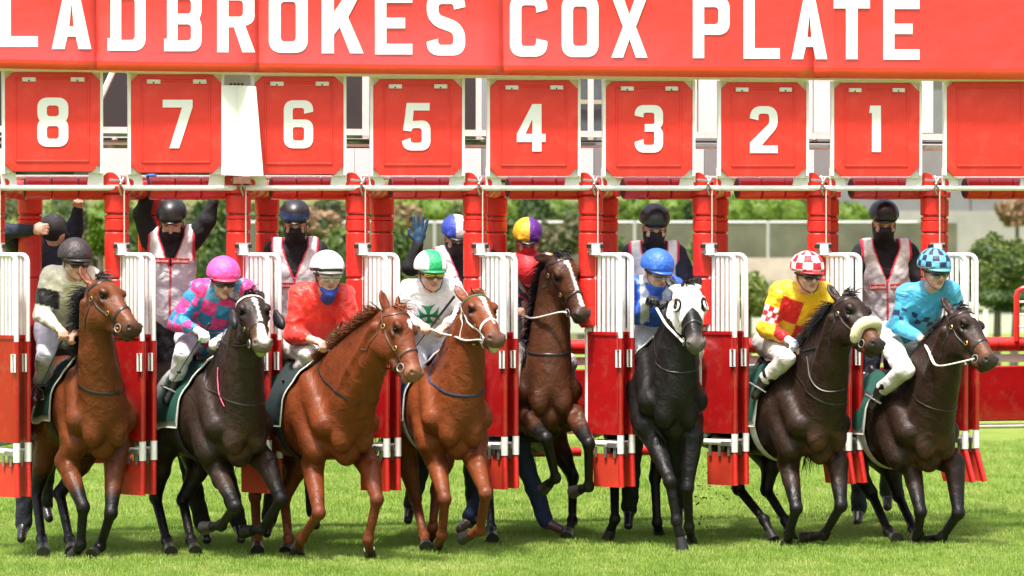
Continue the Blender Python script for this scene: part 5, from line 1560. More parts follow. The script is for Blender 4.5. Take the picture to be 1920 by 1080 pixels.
# 3 ------------------------------------------------
P3 = person(dict(label='jockey in plain bright red silks and white cap with blue neck gaiter', group=GJ, push=('ka', 'wa'), horse=h3, D=29.95, size=1.14, face=(.30, -.04, .92),
    head=(614, 520, -.2), sa=(566, 554, 0), sb=(642, 556, -.05), ea=(552, 626, -.05), wa=(594, 640, -.32), eb=(656, 614, -.1), wb=(634, 648, -.32),
    ha=(542, 648, .35), hb=(590, 652, .3), ka=(583, 664, -.15), fa=(550, 716, .15), ta=(542, 752, -.05), kb=(655, 675, -.15), fb=(645, 730, .2), tb=(648, 760, 0),
    handa=dict(palm=(.2, -.2, -1), size=1.05), handb=dict(palm=(-.2, -.2, -1), thumb=-1)))
garment(P3, 'silks', torso_body(P3, .026, col=(.82, .035, .022), puff=.028, cuff=.55), M_silk, None, seed=3.1, amp=.006)
breeches(P3, col=(.70, .66, .62), boots=(.05, .02, .015), bootfrom=.75)
def pf(s, f, u, V):
    C = np.tile([.78, .78, .78], (len(V), 1))
    return paint(C, (np.abs(u + .012 - .35 * np.abs(f) * 0) < .012) * 1.0, (.02, .02, .02))
helmet(P3, pf, peak=(.20, .20, .20), m=M_shell); goggles(P3, mat('clear_lens', (.45, .36, .32), .1, coat=1.0), (.5, .5, .5))
B = Body(); HQ = P3['HQ']
B.cap(HQ(-.055, .045, -.075), HQ(0, .092, -.115), .017, .020, .03, (.02, .05, .30)); B.cap(HQ(.055, .045, -.075), HQ(0, .092, -.115), .017, .020, .03, (.02, .05, .30)); B.cap(HQ(0, .05, -.12), HQ(0, .01, -.14), .055, .06, .03, (.02, .05, .30))
V, Fc = B.mesh(.009); mesh_obj('neck_gaiter', V, Fc, M_cloth, P3['root'], np.tile([.02, .05, .30], (len(V), 1)))
whip(W(641, 605, 29.6), W(608, 690, 29.9), 'short black whip handle standing up in the hands of the jockey in red', .6)
rein(h3, [P3['j']['wa'] + np.array([.08, -.02, -.03]), W(650, 672, 29.45), W(700, 690, 29.15), h3.Q(.485, -.088, -.066)], M_leather, .009)
# 4 ------------------------------------------------
P4 = person(dict(label='jockey in white silks with a green cross emblem and green and white cap', group=GJ, push=('wa',), horse=h4, D=30.4, size=1.12, face=(.30, -.06, .93),
    head=(808, 517, -.15), sa=(768, 546, 0), sb=(848, 544, -.05), ea=(762, 602, -.02), wa=(788, 609, -.28), eb=(874, 588, -.02), wb=(834, 612, -.3),
    ha=(778, 648, .35), hb=(828, 650, .3), ka=(782, 690, -.05), fa=(770, 740, .25), ta=(768, 770, .1), kb=(858, 690, -.1), fb=(850, 740, .25), tb=(850, 765, .1),
    handa=dict(palm=(.2, -.2, -1), size=1.05), handb=dict(palm=(-.2, -.2, -1), thumb=-1)))
garment(P4, 'silks', torso_body(P4, .024, col=(.78, .77, .80), puff=.022, cuff=.9), M_silk, None, seed=4.4, amp=.006)
breeches(P4, col=(.68, .67, .74), boots=(.012, .010, .012), bootfrom=.5)
def pf(s, f, u, V):
    m = ((s > -.045) & (s < .045)).astype(float); C = np.tile([.78, .79, .78], (len(V), 1))
    return paint(C, m, (.015, .36, .12))
helmet(P4, pf, peak=(.03, .25, .12)); goggles(P4, M_goldlens)
def chest_point(P, s, u, off=.03):
    T0 = P['shm'] + (P['ts'] * s + P['tu'] * u + P['tf'] * .3) * P['k']
    return T0
BB = torso_body(P4, .024, puff=.022)
def onchest(s, u):
    base = P4['shm'] + (P4['ts'] * s + P4['tu'] * u) * P4['k']
    lo, hi = 0.0, .4
    for _ in range(18):
        m_ = (lo + hi) / 2
        if BB.dist((base + P4['tf'] * m_)[None])[0] > 0: hi = m_
        else: lo = m_
    return base + P4['tf'] * (hi + .010)
mb = MB()
for ang in (90, 0, 180, 270):
    a = math.radians(ang + 8)
    d = np.array([math.cos(a), math.sin(a)]); e = np.array([-d[1], d[0]])
    n_ = 7
    for i in range(n_):
        for jx in range(4):
            def pt(x, y):
                r_ = .008 + .078 * x; w_ = (.010 + .052 * x * x) * (y - .5) * 2
                if x > .8: r_ -= .018 * (1 - abs(y - .5) * 2) * (x - .8) / .2
                q = d * r_ + e * w_
                return onchest(q[0] + .004, q[1] - .125)
            ps = [pt(i / n_, jx / 4), pt((i + 1) / n_, jx / 4), pt((i + 1) / n_, (jx + 1) / 4), pt(i / n_, (jx + 1) / 4)]
            mb.add(ps, [(0, 1, 2, 3)])
c0 = [onchest(.004 + .014 * math.cos(q), -.125 + .014 * math.sin(q)) for q in np.linspace(0, 6.283, 9)[:-1]]
mb.add(c0, [tuple(range(8))])
mb.build('cross_emblem', mat('emblem_green', (.005, .22, .07), .5), P4['root'], smooth=False)
text_obj('MANG RA', onchest(0, -.123) + P4['tf'] * .012, vn(P4['ts'] + P4['tu'] * .12), P4['tu'], .032, .19, P4['root'], 'lettering', M_black)
whip(W(851, 557, 30.0), W(776, 654, 30.2), 'black whip held slanting across the white silks with the green cross', .55)
rein(h4, [P4['j']['wa'] + np.array([.08, -.02, -.03]), W(835, 627, 29.9), W(875, 634, 29.7), h4.Q(.485, -.088, -.066)], M_whitestrap, .010)
# 5 ------------------------------------------------
P5 = person(dict(label='jockey in a red cap crouched behind the neck of the rearing horse', group=GJ, horse=h5, D=31.75, size=1.12, face=(.3, -.75, .6), headup=(0, -.4, 1),
    head=(990, 516, 0), sa=(962, 545, .05), sb=(1018, 548, .05), ea=(957, 600, -.05), wa=(968, 586, -.22), eb=(1040, 600, .1), wb=(1010, 600, -.1),
    ha=(985, 640, .4), hb=(1025, 640, .4), ka=(962, 675, .1), fa=(960, 730, .4), ta=(958, 760, .3), kb=(1065, 680, .1), fb=(1060, 735, .4), tb=(1060, 765, .3),
    handa=dict(palm=(.2, -.2, -1)), handb=dict(palm=(-.2, -.2, -1), thumb=-1)))
garment(P5, 'silks', torso_body(P5, .024, col=(.02, .018, .03), puff=.02), M_silk, lambda V, C: paint(C, ((V[:, 2] * 5 + V[:, 0] * 3) % 1 < .12) * 1.0, (.45, .02, .08)), seed=5.2)
breeches(P5, col=(.65, .64, .66)); helmet(P5, lambda s, f, u, V: np.tile([.66, .020, .030], (len(V), 1)), peak=(.55, .02, .03)); goggles(P5)
rein(h5, [P5['j']['wa'] + np.array([.05, -.05, -.03]), W(985, 592, 31.3), W(1000, 597, 31.05), W(1050, 585, 30.85), h5.Q(.485, -.088, -.066)], M_whitestrap, .012)
# 6 ------------------------------------------------
P6 = person(dict(label='jockey in royal blue silks with white trim, blue cap and black gloves', group=GJ, push=('wa',), horse=h6, D=31.0, size=1.12, face=(.38, -.20, .85),
    head=(1232, 514, -.1), sa=(1196, 538, .05), sb=(1262, 540, .05), ea=(1196, 590, 0), wa=(1217, 566, -.25), eb=(1280, 590, .05), wb=(1250, 570, -.25),
    ha=(1208, 622, .4), hb=(1252, 622, .4), ka=(1196, 656, .05), fa=(1200, 712, .3), ta=(1198, 742, .15), kb=(1302, 656, .1), fb=(1298, 712, .3), tb=(1296, 742, .2),
    handa=dict(glove=(.012, .012, .013), palm=(0, -.2, -1), size=1.1), handb=dict(glove=(.012, .012, .013), palm=(0, -.2, -1), thumb=-1)))
def pf(V, C):
    s, f, u = tl(P6, V)
    m = ((np.abs(np.abs(s) - .085) < .035) & (u > -.25)) | ((u < -.30) & (u > -.42))
    return paint(C, m.astype(float), (.62, .64, .72))
garment(P6, 'silks', torso_body(P6, .024, col=(.02, .11, .58), puff=.024, cuff=.85), M_silk, pf, seed=6.2, amp=.008)
breeches(P6, col=(.66, .66, .70)); helmet(P6, lambda s, f, u, V: np.tile([.03, .13, .60], (len(V), 1)), peak=(.03, .10, .45)); goggles(P6, mat('amber_lens', (.20, .10, .07), .1, coat=1.0), (.30, .30, .32))
facemask(P6, (.02, .10, .50), top=-.075, tail=.02)
rein(h6, [P6['j']['wa'] + np.array([.05, -.05, -.03]), W(1238, 590, 30.5), W(1250, 610, 30.35), W(1272, 632, 30.25), h6.Q(.485, -.088, -.066)], M_whitestrap, .010)
# 7 ------------------------------------------------
P7 = person(dict(label='jockey in yellow and red quartered silks with a red and white checked cap', group=GJ, horse=h7, D=31.2, size=1.13, face=(.36, -.06, .92),
    head=(1514, 519, -.2), sa=(1464, 550, 0), sb=(1545, 552, -.05), ea=(1437, 616, -.02), wa=(1476, 636, -.30), eb=(1562, 606, -.02), wb=(1512, 646, -.32),
    ha=(1440, 642, .35), hb=(1494, 645, .3), ka=(1474, 672, -.10), fa=(1434, 712, .18), ta=(1416, 742, .02), kb=(1562, 672, -.1), fb=(1552, 728, .25), tb=(1552, 755, .1),
    handa=dict(glove=(.60, .62, .70), palm=(.2, -.2, -1), size=1.1), handb=dict(palm=(-.2, -.2, -1), thumb=-1)))
def pf(V, C):
    s, f, u = tl(P7, V)
    m = (((s < .02) & (u > -.20)) | ((s >= .02) & (u <= -.20))) & (np.abs(s) < .15) & (f > -.05) & (u < .0 + .0)
    C = paint(C, m * 1.0, (.60, .010, .012))
    for q in 'ab':
        A, Bq = P7['j']['s' + q], P7['j']['e' + q]
        t, r = limb_t(A, Bq, V)
        w = (r < .12) & (t > .42) & (t < .86) & (np.abs(s) > .14)
        ax = vn(Bq - A); e1 = vn(np.cross(ax, [0, 1, 0]))
        k = check(((V - A) @ e1) / .042 + .2, t / .145 + .1)
        C[w] = np.where(k[w, None] > 0, (.62, .015, .03), (.78, .76, .76))
    return C
garment(P7, 'silks', torso_body(P7, .026, col=(.85, .50, .012), puff=.024, cuff=.92), M_silk, pf, seed=7.1, h=.0095, amp=.008)
breeches(P7, col=(.58, .54, .50), bootfrom=.8)
helmet(P7, lambda s, f, u, V: np.where(check(np.arctan2(s, f + .0001) / .52 + .3, u / .047 + .2)[:, None] > 0, (.62, .012, .03), (.80, .78, .78)), peak=(.5, .02, .04)); goggles(P7, None, (.02, .02, .02))
rein(h7, [P7['j']['wa'] + np.array([.08, -.03, -.03]), W(1525, 662, 30.75), W(1560, 655, 30.5), h7.Q(.485, -.088, -.066)], M_leather, .009)
rein(h7, [W(1513, 668, 30.6), W(1522, 710, 30.5), W(1545, 730, 30.45), W(1580, 728, 30.45)], M_leather, .006, name='loose_rein')
whip(W(1498, 628, 30.85), W(1476, 690, 30.95), 'short dark whip below the grey glove of the jockey in yellow and red', .5)
# 8 ------------------------------------------------
P8 = person(dict(label='jockey in sky blue silks with navy squares on the rightmost horse', group=GJ, horse=h8, D=31.4, size=1.13, face=(.36, -.09, .90),
    head=(1752, 513, -.2), sa=(1700, 552, 0), sb=(1781, 546, -.05), ea=(1686, 612, -.02), wa=(1724, 633, -.28), eb=(1796, 592, -.02), wb=(1756, 628, -.3),
    ha=(1660, 632, .35), hb=(1712, 640, .3), ka=(1697, 694, -.10), fa=(1652, 732, .18), ta=(1634, 765, .02), kb=(1772, 690, -.1), fb=(1762, 742, .25), tb=(1762, 768, .1),
    handa=dict(palm=(.2, -.2, -1), size=1.1), handb=dict(palm=(-.2, -.2, -1), thumb=-1)))
def pf(V, C):
    s, f, u = tl(P8, V)
    k = check(s / .052 + .5, u / .048 + .6)
    m = (u < -.125) & (u > -.222) & (k > 0) & (f > 0) & (np.abs(s) < .14)
    for q in 'ab':
        m = m & (limb_t(P8['j']['e' + q], P8['j']['w' + q], V)[1] > .095) & (limb_t(P8['j']['s' + q], P8['j']['e' + q], V)[1] > .095)
    C = paint(C, m * 1.0, (.012, .02, .06))
    for q in 'ab':
        A, Bq = P8['j']['s' + q], P8['j']['e' + q]
        t, r = limb_t(A, Bq, V)
        w = (r < .12) & (t > .45) & (t < .82) & (np.abs(s) > .13)
        ax = vn(Bq - A); e1 = vn(np.cross(ax, [0, 1, 0]))
        k = check(((V - A) @ e1) / .055 + .5, t / .18)
        C[w & (k > 0)] = (.012, .02, .06)
    return C
garment(P8, 'silks', torso_body(P8, .020, col=(.055, .36, .56), puff=.016, cuff=.95), M_silk, pf, seed=8.8, h=.0095, amp=.005)
breeches(P8, col=(.64, .62, .60), bootfrom=.75)
def pf(s, f, u, V):
    C = np.where(check(np.arctan2(s, f + .0001) / .40 + .5, u / .040 + .3)[:, None] > 0, (.012, .02, .06), (.12, .42, .66))
    return paint(C, (u < -.015) * 1.0, (.25, .55, .60))
helmet(P8, pf, peak=(.10, .30, .36)); goggles(P8, None, (.12, .18, .2))
rein(h8, [P8['j']['wa'] + np.array([.09, -.03, -.03]), W(1743, 655, 30.75), W(1750, 680, 30.45), W(1764, 686, 30.3), W(1795, 680, 30.2), h8.Q(.485, -.088, -.066)], M_whitestrap, .010)
whip(W(1744, 618, 30.95), W(1733, 690, 31.0), 'dark whip upright beside the red glove edge of the jockey in sky blue', .5)

for P_, H_ in ((J1, h1), (P2, h2), (P3, h3), (P4, h4), (P6, h6), (P7, h7), (P8, h8)): stirrup(P_, H_, 'a')

# ------------------------------------------------------------------ gate attendants behind
GA = 'barrier attendants standing in the stalls'
BKC = (.010, .010, .013); NAVY = (.012, .018, .038)
def jacket(P, col, seed=0): garment(P, 'jacket', torso_body(P, .018, col=col, puff=.020, cuff=.98), M_cloth, None, seed=seed, amp=.003)
A = person(dict(label='attendant in navy jacket and black balaclava with one arm around the red post', group=GA, D=30.98, size=1.1, face=(-.5, -.55, -.4),
    head=(103, 432, .1), sa=(44, 470, .15), sb=(128, 474, .1), ea=(8, 434, -.25), wa=(62, 431, -.38), eb=(140, 428, .05), wb=(146, 392, -.05),
    ha=(66, 600, .15), hb=(116, 600, .15), ka=(52, 800, 0), fa=(44, 985, 0), ta=(40, 1010, -.15), kb=(92, 790, .3), fb=(84, 948, .6), tb=(92, 972, .5),
    handa=dict(palm=(0, 1, 0), size=1.1), handb=dict(palm=(0, -1, 0), thumb=-1), hair=(.01, .01, .01)))
jacket(A, NAVY, .5); trousers(A, (.022, .026, .038))
B = Body(); B.ell(A['HQ'](0, 0, .01), [.115, .13, .15], A['HA'], .03, BKC); V, Fc = B.mesh(.01); mesh_obj('balaclava', V, Fc, M_cloth, A['root'], np.tile((.016, .013, .014), (len(V), 1)))
A = person(dict(label='attendant in black with both arms raised to the rail and white red-edged vest', group=GA, D=30.85, size=1.13, face=(.02, -.30, .85),
    head=(322, 420, -.1), sa=(284, 452, 0), sb=(362, 448, 0), ea=(266, 402, -.05), wa=(284, 352, -.1), eb=(388, 414, -.05), wb=(400, 380, -.08),
    ha=(298, 585, .1), hb=(346, 585, .1), ka=(335, 790, .05), fa=(380, 985, .1), ta=(388, 1012, -.05), kb=(400, 790, .1), fb=(448, 985, .2), tb=(452, 1012, .05),
    handa=dict(glove=(.02, .10, .35), palm=(0, -1, 0), dir=(0, 0, 1)), handb=dict(glove=(.02, .10, .35), palm=(0, -1, 0), dir=(.1, 0, 1), thumb=-1, curl=.7)))
jacket(A, BKC, 1.5); vest(A, pu=-.13); trousers(A, (.016, .016, .018)); facemask(A, BKC, top=-.030)
helmet(A, lambda s, f, u, V: np.tile((.016, .016, .018), (len(V), 1)), m=M_shell, lift=.014, size=1.06, peak_len=.035)
A = person(dict(label='attendant in navy banded helmet and black snood looking down, in white vest behind red jockey', group=GA, D=31.05, size=1.13, face=(.08, -.25, .87),
    head=(553, 422, -.1), sa=(514, 472, 0), sb=(594, 470, 0), ea=(498, 545, -.05), wa=(508, 610, -.15), eb=(612, 545, -.05), wb=(600, 610, -.15),
    ha=(530, 620, .1), hb=(580, 620, .1), ka=(530, 800, 0), fa=(505, 975, .1), ta=(500, 1000, 0), kb=(580, 800, 0), fb=(590, 960, .1), tb=(592, 985, 0),
    handa=dict(), handb=dict(thumb=-1)))
jacket(A, BKC, 2.5); vest(A); trousers(A); facemask(A, BKC, top=.004)
helmet(A, lambda s, f, u, V: paint(np.tile((.02, .02, .022), (len(V), 1)), (u < .035) * 1.0, (.015, .035, .12)), m=M_shell, lift=.014, size=1.06, peak_len=.035)
A = person(dict(label='attendant in blue and white cap waving a blue gloved hand', group=GA, D=31.5, size=1.13, face=(.15, -.30, .9),
    head=(855, 450, -.05), sa=(816, 488, 0), sb=(916, 486, .05), ea=(770, 500, -.05), wa=(785, 456, -.1), eb=(905, 555, -.05), wb=(895, 610, -.15),
    ha=(840, 620, .1), hb=(890, 620, .1), ka=(812, 790, .1), fa=(770, 950, .5), ta=(765, 975, .4), kb=(880, 790, .1), fb=(890, 950, .5), tb=(892, 975, .4),
    handa=dict(glove=(.02, .075, .15), palm=(0, 1, 0), dir=(.08, -.1, 1), curl=.08, thumb=1, size=1.35), handb=dict(thumb=-1)))
jacket(A, BKC, 3.5); vest(A, stripes=False); trousers(A, (.02, .025, .05)); facemask(A, (.03, .025, .03), top=.004)
helmet(A, lambda s, f, u, V: np.where((s < -.02)[:, None], (.03, .06, .42), (.76, .74, .80)), lift=.014, size=1.06)
A = person(dict(label='attendant in yellow and purple cap and red mask, in jeans behind the rearing horse', group=GA, D=31.85, size=1.13, face=(.08, -.35, .9),
    head=(989, 455, -.1), sa=(952, 500, 0), sb=(1030, 500, 0), ea=(935, 565, -.05), wa=(948, 620, -.15), eb=(1046, 565, -.05), wb=(1040, 620, -.15),
    ha=(958, 640, .1), hb=(1006, 640, .1), ka=(930, 850, 0), fa=(880, 976, .1), ta=(862, 992, .0), kb=(975, 840, 0), fb=(1024, 978, .0), tb=(1052, 993, -.05),
    handa=dict(), handb=dict(thumb=-1)))
jacket(A, (.012, .014, .035), 4.5); vest(A, col=(.45, .42, .42), trim=(.80, .22, .03), patch=False); trousers(A, (.028, .038, .11), shoes=(.16, .09, .07)); facemask(A, (.72, .025, .03), top=.004)
helmet(A, lambda s, f, u, V: np.where((s < .005)[:, None], (.85, .42, .02), (.10, .015, .22)), lift=.014, size=1.06)
A = person(dict(label='attendant in navy jacket, black helmet and mask leaning over the blue jockey', group=GA, D=31.5, size=1.15, face=(.10, -.25, .93),
    head=(1227, 430, -.1), sa=(1184, 478, 0), sb=(1268, 478, 0), ea=(1160, 545, -.05), wa=(1175, 610, -.15), eb=(1292, 535, -.05), wb=(1290, 590, -.15),
    ha=(1200, 630, .1), hb=(1252, 630, .1), ka=(1190, 800, 0), fa=(1180, 955, .3), ta=(1178, 985, .2), kb=(1262, 800, 0), fb=(1270, 950, .3), tb=(1272, 980, .2),
    handa=dict(), handb=dict(thumb=-1)))
jacket(A, NAVY, 5.5); vest(A); trousers(A); facemask(A, BKC, top=.004)
helmet(A, lambda s, f, u, V: np.tile((.018, .018, .018), (len(V), 1)), m=M_shell, lift=.014, size=1.06, peak_len=.035)
A = person(dict(label='attendant in black shirt, helmet and snood with open white vest between the two rightmost jockeys', group=GA, D=33.0, size=1.2, face=(.04, -.20, .95),
    head=(1657, 422, -.1), sa=(1618, 474, 0), sb=(1702, 474, 0), ea=(1592, 545, -.05), wa=(1604, 610, -.15), eb=(1732, 545, -.05), wb=(1728, 610, -.15),
    ha=(1634, 610, .1), hb=(1686, 610, .1), ka=(1616, 780, 0), fa=(1610, 955, .2), ta=(1608, 978, .1), kb=(1672, 780, .2), fb=(1664, 925, .7), tb=(1664, 950, .6),
    handa=dict(), handb=dict(thumb=-1)))
jacket(A, BKC, 6.5); vest(A); trousers(A, (.022, .026, .042)); facemask(A, BKC, top=.004)
helmet(A, lambda s, f, u, V: np.tile((.016, .016, .018), (len(V), 1)), m=M_shell, lift=.014, size=1.06, peak_len=.035)
# ------------------------------------------------------------------ ground
def plane_obj(name, x0, x1, y0, y1, z, m, kind='structure', nx=1, ny=1):
    V = []; F = []
    for j in range(ny + 1):
        for i in range(nx + 1): V.append((x0 + (x1 - x0) * i / nx, y0 + (y1 - y0) * j / ny, z))
    for j in range(ny):
        for i in range(nx): k = j * (nx + 1) + i; F.append((k, k + 1, k + nx + 2, k + nx + 1))
    o = mesh_obj(name, V, F, m, smooth=False); o['kind'] = kind; return o
def turf_material(name, c1, c2, c3):
    m = bpy.data.materials.new(name); m.use_nodes = True; nt = m.node_tree; N = nt.nodes; L = nt.links; b = N['Principled BSDF']
    b.inputs['Roughness'].default_value = .75; b.inputs['Specular IOR Level'].default_value = .2
    tc = N.new('ShaderNodeTexCoord')
    n1 = N.new('ShaderNodeTexNoise'); n1.inputs['Scale'].default_value = .9; n1.inputs['Detail'].default_value = 8
    n2 = N.new('ShaderNodeTexNoise'); n2.inputs['Scale'].default_value = 22; n2.inputs['Detail'].default_value = 8; n2.inputs['Roughness'].default_value = .75
    L.new(tc.outputs['Object'], n1.inputs[0]); L.new(tc.outputs['Object'], n2.inputs[0])
    r1 = N.new('ShaderNodeValToRGB'); r1.color_ramp.elements[0].position = .36; r1.color_ramp.elements[1].position = .66
    r1.color_ramp.elements[0].color = (*c1, 1); r1.color_ramp.elements[1].color = (*c2, 1)
    L.new(n1.outputs[0], r1.inputs[0])
    r2 = N.new('ShaderNodeMapRange'); r2.inputs[1].default_value = .40; r2.inputs[2].default_value = .62
    L.new(n2.outputs[0], r2.inputs[0])
    mx = N.new('ShaderNodeMix'); mx.data_type = 'RGBA'; mx.inputs['B'].default_value = (*c3, 1)
    r3 = N.new('ShaderNodeMath'); r3.operation = 'MULTIPLY'; r3.inputs[1].default_value = .6; L.new(r2.outputs[0], r3.inputs[0])
    L.new(r3.outputs[0], mx.inputs['Factor']); L.new(r1.outputs[0], mx.inputs['A']); L.new(mx.outputs['Result'], b.inputs['Base Color'])
    bp = N.new('ShaderNodeBump'); bp.inputs['Distance'].default_value = .05; L.new(n2.outputs[0], bp.inputs['Height']); L.new(bp.outputs[0], b.inputs['Normal'])
    return m
M_turf = turf_material('turf', (.14, .23, .020), (.21, .29, .035), (.30, .34, .08))
gnd = plane_obj('ground', -400, 400, -30, 900, 0, M_turf, nx=8, ny=8)
# blades of grass in clumps scattered over the near turf
def blade_material():
    m = bpy.data.materials.new('grass_blade'); m.use_nodes = True; nt = m.node_tree; N = nt.nodes; L = nt.links; b = N['Principled BSDF']
    b.inputs['Roughness'].default_value = .5; b.inputs['Specular IOR Level'].default_value = .3
    oi = N.new('ShaderNodeObjectInfo'); r = N.new('ShaderNodeValToRGB')
    e = r.color_ramp.elements; e[0].color = (.15, .26, .034, 1); e[1].color = (.41, .47, .14, 1); e[1].position = 1.0
    k = r.color_ramp.elements.new(.5); k.color = (.255, .385, .064, 1)
    gm = N.new('ShaderNodeNewGeometry'); n = N.new('ShaderNodeTexNoise'); n.inputs['Scale'].default_value = 1.1; n.inputs['Detail'].default_value = 5
    L.new(gm.outputs['Position'], n.inputs[0])
    ad = N.new('ShaderNodeMath'); ad.operation = 'MULTIPLY_ADD'; ad.inputs[1].default_value = .45; L.new(oi.outputs['Random'], ad.inputs[0])
    mr = N.new('ShaderNodeMapRange'); mr.inputs[1].default_value = .3; mr.inputs[2].default_value = .7; mr.inputs[4].default_value = .6; L.new(n.outputs[0], mr.inputs[0])
    L.new(mr.outputs[0], ad.inputs[2]); L.new(ad.outputs[0], r.inputs[0]); L.new(r.outputs[0], b.inputs['Base Color'])
    tr = N.new('ShaderNodeBsdfTranslucent'); L.new(r.outputs[0], tr.inputs[0]); ms = N.new('ShaderNodeMixShader'); ms.inputs[0].default_value = .35
    L.new(b.outputs[0], ms.inputs[1]); L.new(tr.outputs[0], ms.inputs[2]); L.new(ms.outputs[0], N['Material Output'].inputs[0])
    return m
M_blade = blade_material()
r = np.random.RandomState(11)
def clump_mesh(name, n, rad, h, w):
    V = []; F = []
    for i in range(n):
        a = r.uniform(0, 6.283); q = rad * math.sqrt(r.uniform(0, 1)); p = np.array([q * math.cos(a), q * math.sin(a), -.004])
        t = r.uniform(0, 6.283); ln = np.array([math.cos(t), math.sin(t), 0]) * r.uniform(.1, .55); hh = h * r.uniform(.55, 1.15)
        sd = np.array([-math.sin(t + r.uniform(-1, 1)), math.cos(t), 0]) * w * r.uniform(.7, 1.3)
        k = len(V)
        V += [p - sd, p + sd, p + ln * hh * .45 + [0, 0, hh * .6] - sd * .7, p + ln * hh * .45 + [0, 0, hh * .6] + sd * .7, p + ln * hh * 1.1 + [0, 0, hh * .95]]
        F += [(k, k + 1, k + 3, k + 2), (k + 2, k + 3, k + 4)]
    me = bpy.data.meshes.new(name); me.from_pydata([tuple(v) for v in V], [], F); me.materials.append(M_blade); return me
clump = bpy.data.objects.new('grass_clump', clump_mesh('grass_clump', 40, .085, .040, .0018))
def scatter(name, x0, x1, y0, y1, dens, smin, smax, seed):
    me = bpy.data.meshes.new(name); me.from_pydata([(x0, y0, 0), (x1, y0, 0), (x1, y1, 0), (x0, y1, 0)], [], [(0, 1, 2, 3)])
    o = bpy.data.objects.new(name, me); COL.objects.link(o); o['kind'] = 'stuff'; o['label'] = 'short sunlit green turf covering the ground under the horses'; o['category'] = 'grass'
    ng = bpy.data.node_groups.new(name, 'GeometryNodeTree')
    ng.interface.new_socket('Geometry', in_out='INPUT', socket_type='NodeSocketGeometry'); ng.interface.new_socket('Geometry', in_out='OUTPUT', socket_type='NodeSocketGeometry')
    N = ng.nodes; L = ng.links
    gi, go = N.new('NodeGroupInput'), N.new('NodeGroupOutput')
    dp = N.new('GeometryNodeDistributePointsOnFaces'); dp.inputs['Density'].default_value = dens; dp.inputs['Seed'].default_value = seed
    oi = N.new('GeometryNodeObjectInfo'); oi.inputs['Object'].default_value = clump; oi.inputs['As Instance'].default_value = True
    ip = N.new('GeometryNodeInstanceOnPoints')
    rv = N.new('FunctionNodeRandomValue'); rv.data_type = 'FLOAT_VECTOR'; rv.inputs[0].default_value = (-.15, -.15, 0); rv.inputs[1].default_value = (.15, .15, 6.283)
    rs = N.new('FunctionNodeRandomValue'); rs.data_type = 'FLOAT'; rs.inputs[2].default_value = smin; rs.inputs[3].default_value = smax
    L.new(gi.outputs[0], dp.inputs[0]); L.new(dp.outputs[0], ip.inputs['Points']); L.new(oi.outputs['Geometry'], ip.inputs['Instance'])
    L.new(rv.outputs[0], ip.inputs['Rotation']); L.new(rs.outputs[1], ip.inputs['Scale']); L.new(ip.outputs[0], go.inputs[0])
    md = o.modifiers.new('scatter', 'NODES'); md.node_group = ng
    return o
scatter('grass', -6.5, 7.0, 25.5, 34.0, 230, .7, 1.3, 3)
scatter('grass', -8.5, 9.5, 34.0, 48.0, 50, 1.1, 1.8, 5)
# clods of turf thrown up by the hooves
mb = MB(); rr = np.random.RandomState(4)
for (cu, cv, su, sv, n) in ((1312, 930, 16, 70, 26), (1370, 920, 40, 30, 14), (1547, 965, 10, 22, 8), (1300, 880, 20, 20, 6)):
    for i in range(n):
        s = rr.uniform(.004, .013); c = W(cu + rr.normal(0, su), min(cv + rr.normal(0, sv), 1005), 31.0 + rr.uniform(-.3, .3))
        mb.ellipsoid(c, rr.normal(0, 1, 3) * s * .8, rr.normal(0, 1, 3) * s * .7, rr.normal(0, 1, 3) * s * .8, 6, 4)
for (hu, hv) in ((84, 1047), (140, 1047), (172, 1049), (323, 1045), (368, 1044), (484, 1043), (536, 1042), (557, 1045), (694, 1050), (800, 1037), (818, 1036), (924, 1022), (1062, 1016), (1279, 1036), (1297, 1026), (1450, 1019), (1484, 1018), (1684, 1020), (1722, 1019)):
    for i in range(9):
        p = W(hu + rr.normal(0, 13), hv, ground_D(hv) + rr.normal(0, .10)); s = rr.uniform(.006, .017); p[2] = s * .6 + .012
        mb.ellipsoid(p, rr.normal(0, 1, 3) * s * .7, rr.normal(0, 1, 3) * s * .7, rr.normal(0, 1, 3) * s * .5, 6, 4)
o = mb.build('turf_clods', mat('soil', (.035, .03, .015), .9), None); tag(o, 'small dark clods of turf flying and lying round the hooves', 'clods', kind='stuff')

# ------------------------------------------------------------------ background
def leaf_mat(name, c1, c2, tr=.25):
    m = bpy.data.materials.new(name); m.use_nodes = True; nt = m.node_tree; N = nt.nodes; L = nt.links; b = N['Principled BSDF']
    b.inputs['Roughness'].default_value = .55; b.inputs['Specular IOR Level'].default_value = .3
    gm = N.new('ShaderNodeNewGeometry'); n = N.new('ShaderNodeTexNoise'); n.inputs['Scale'].default_value = 1.7; n.inputs['Detail'].default_value = 7; n.inputs['Roughness'].default_value = .7
    L.new(gm.outputs['Position'], n.inputs[0])
    r_ = N.new('ShaderNodeValToRGB'); r_.color_ramp.elements[0].position = .35; r_.color_ramp.elements[1].position = .65
    r_.color_ramp.elements[0].color = (*c1, 1); r_.color_ramp.elements[1].color = (*c2, 1); L.new(n.outputs[0], r_.inputs[0]); L.new(r_.outputs[0], b.inputs['Base Color'])
    t = N.new('ShaderNodeBsdfTranslucent'); L.new(r_.outputs[0], t.inputs[0]); ms = N.new('ShaderNodeMixShader'); ms.inputs[0].default_value = tr
    L.new(b.outputs[0], ms.inputs[1]); L.new(t.outputs[0], ms.inputs[2]); L.new(ms.outputs[0], N['Material Output'].inputs[0])
    return m
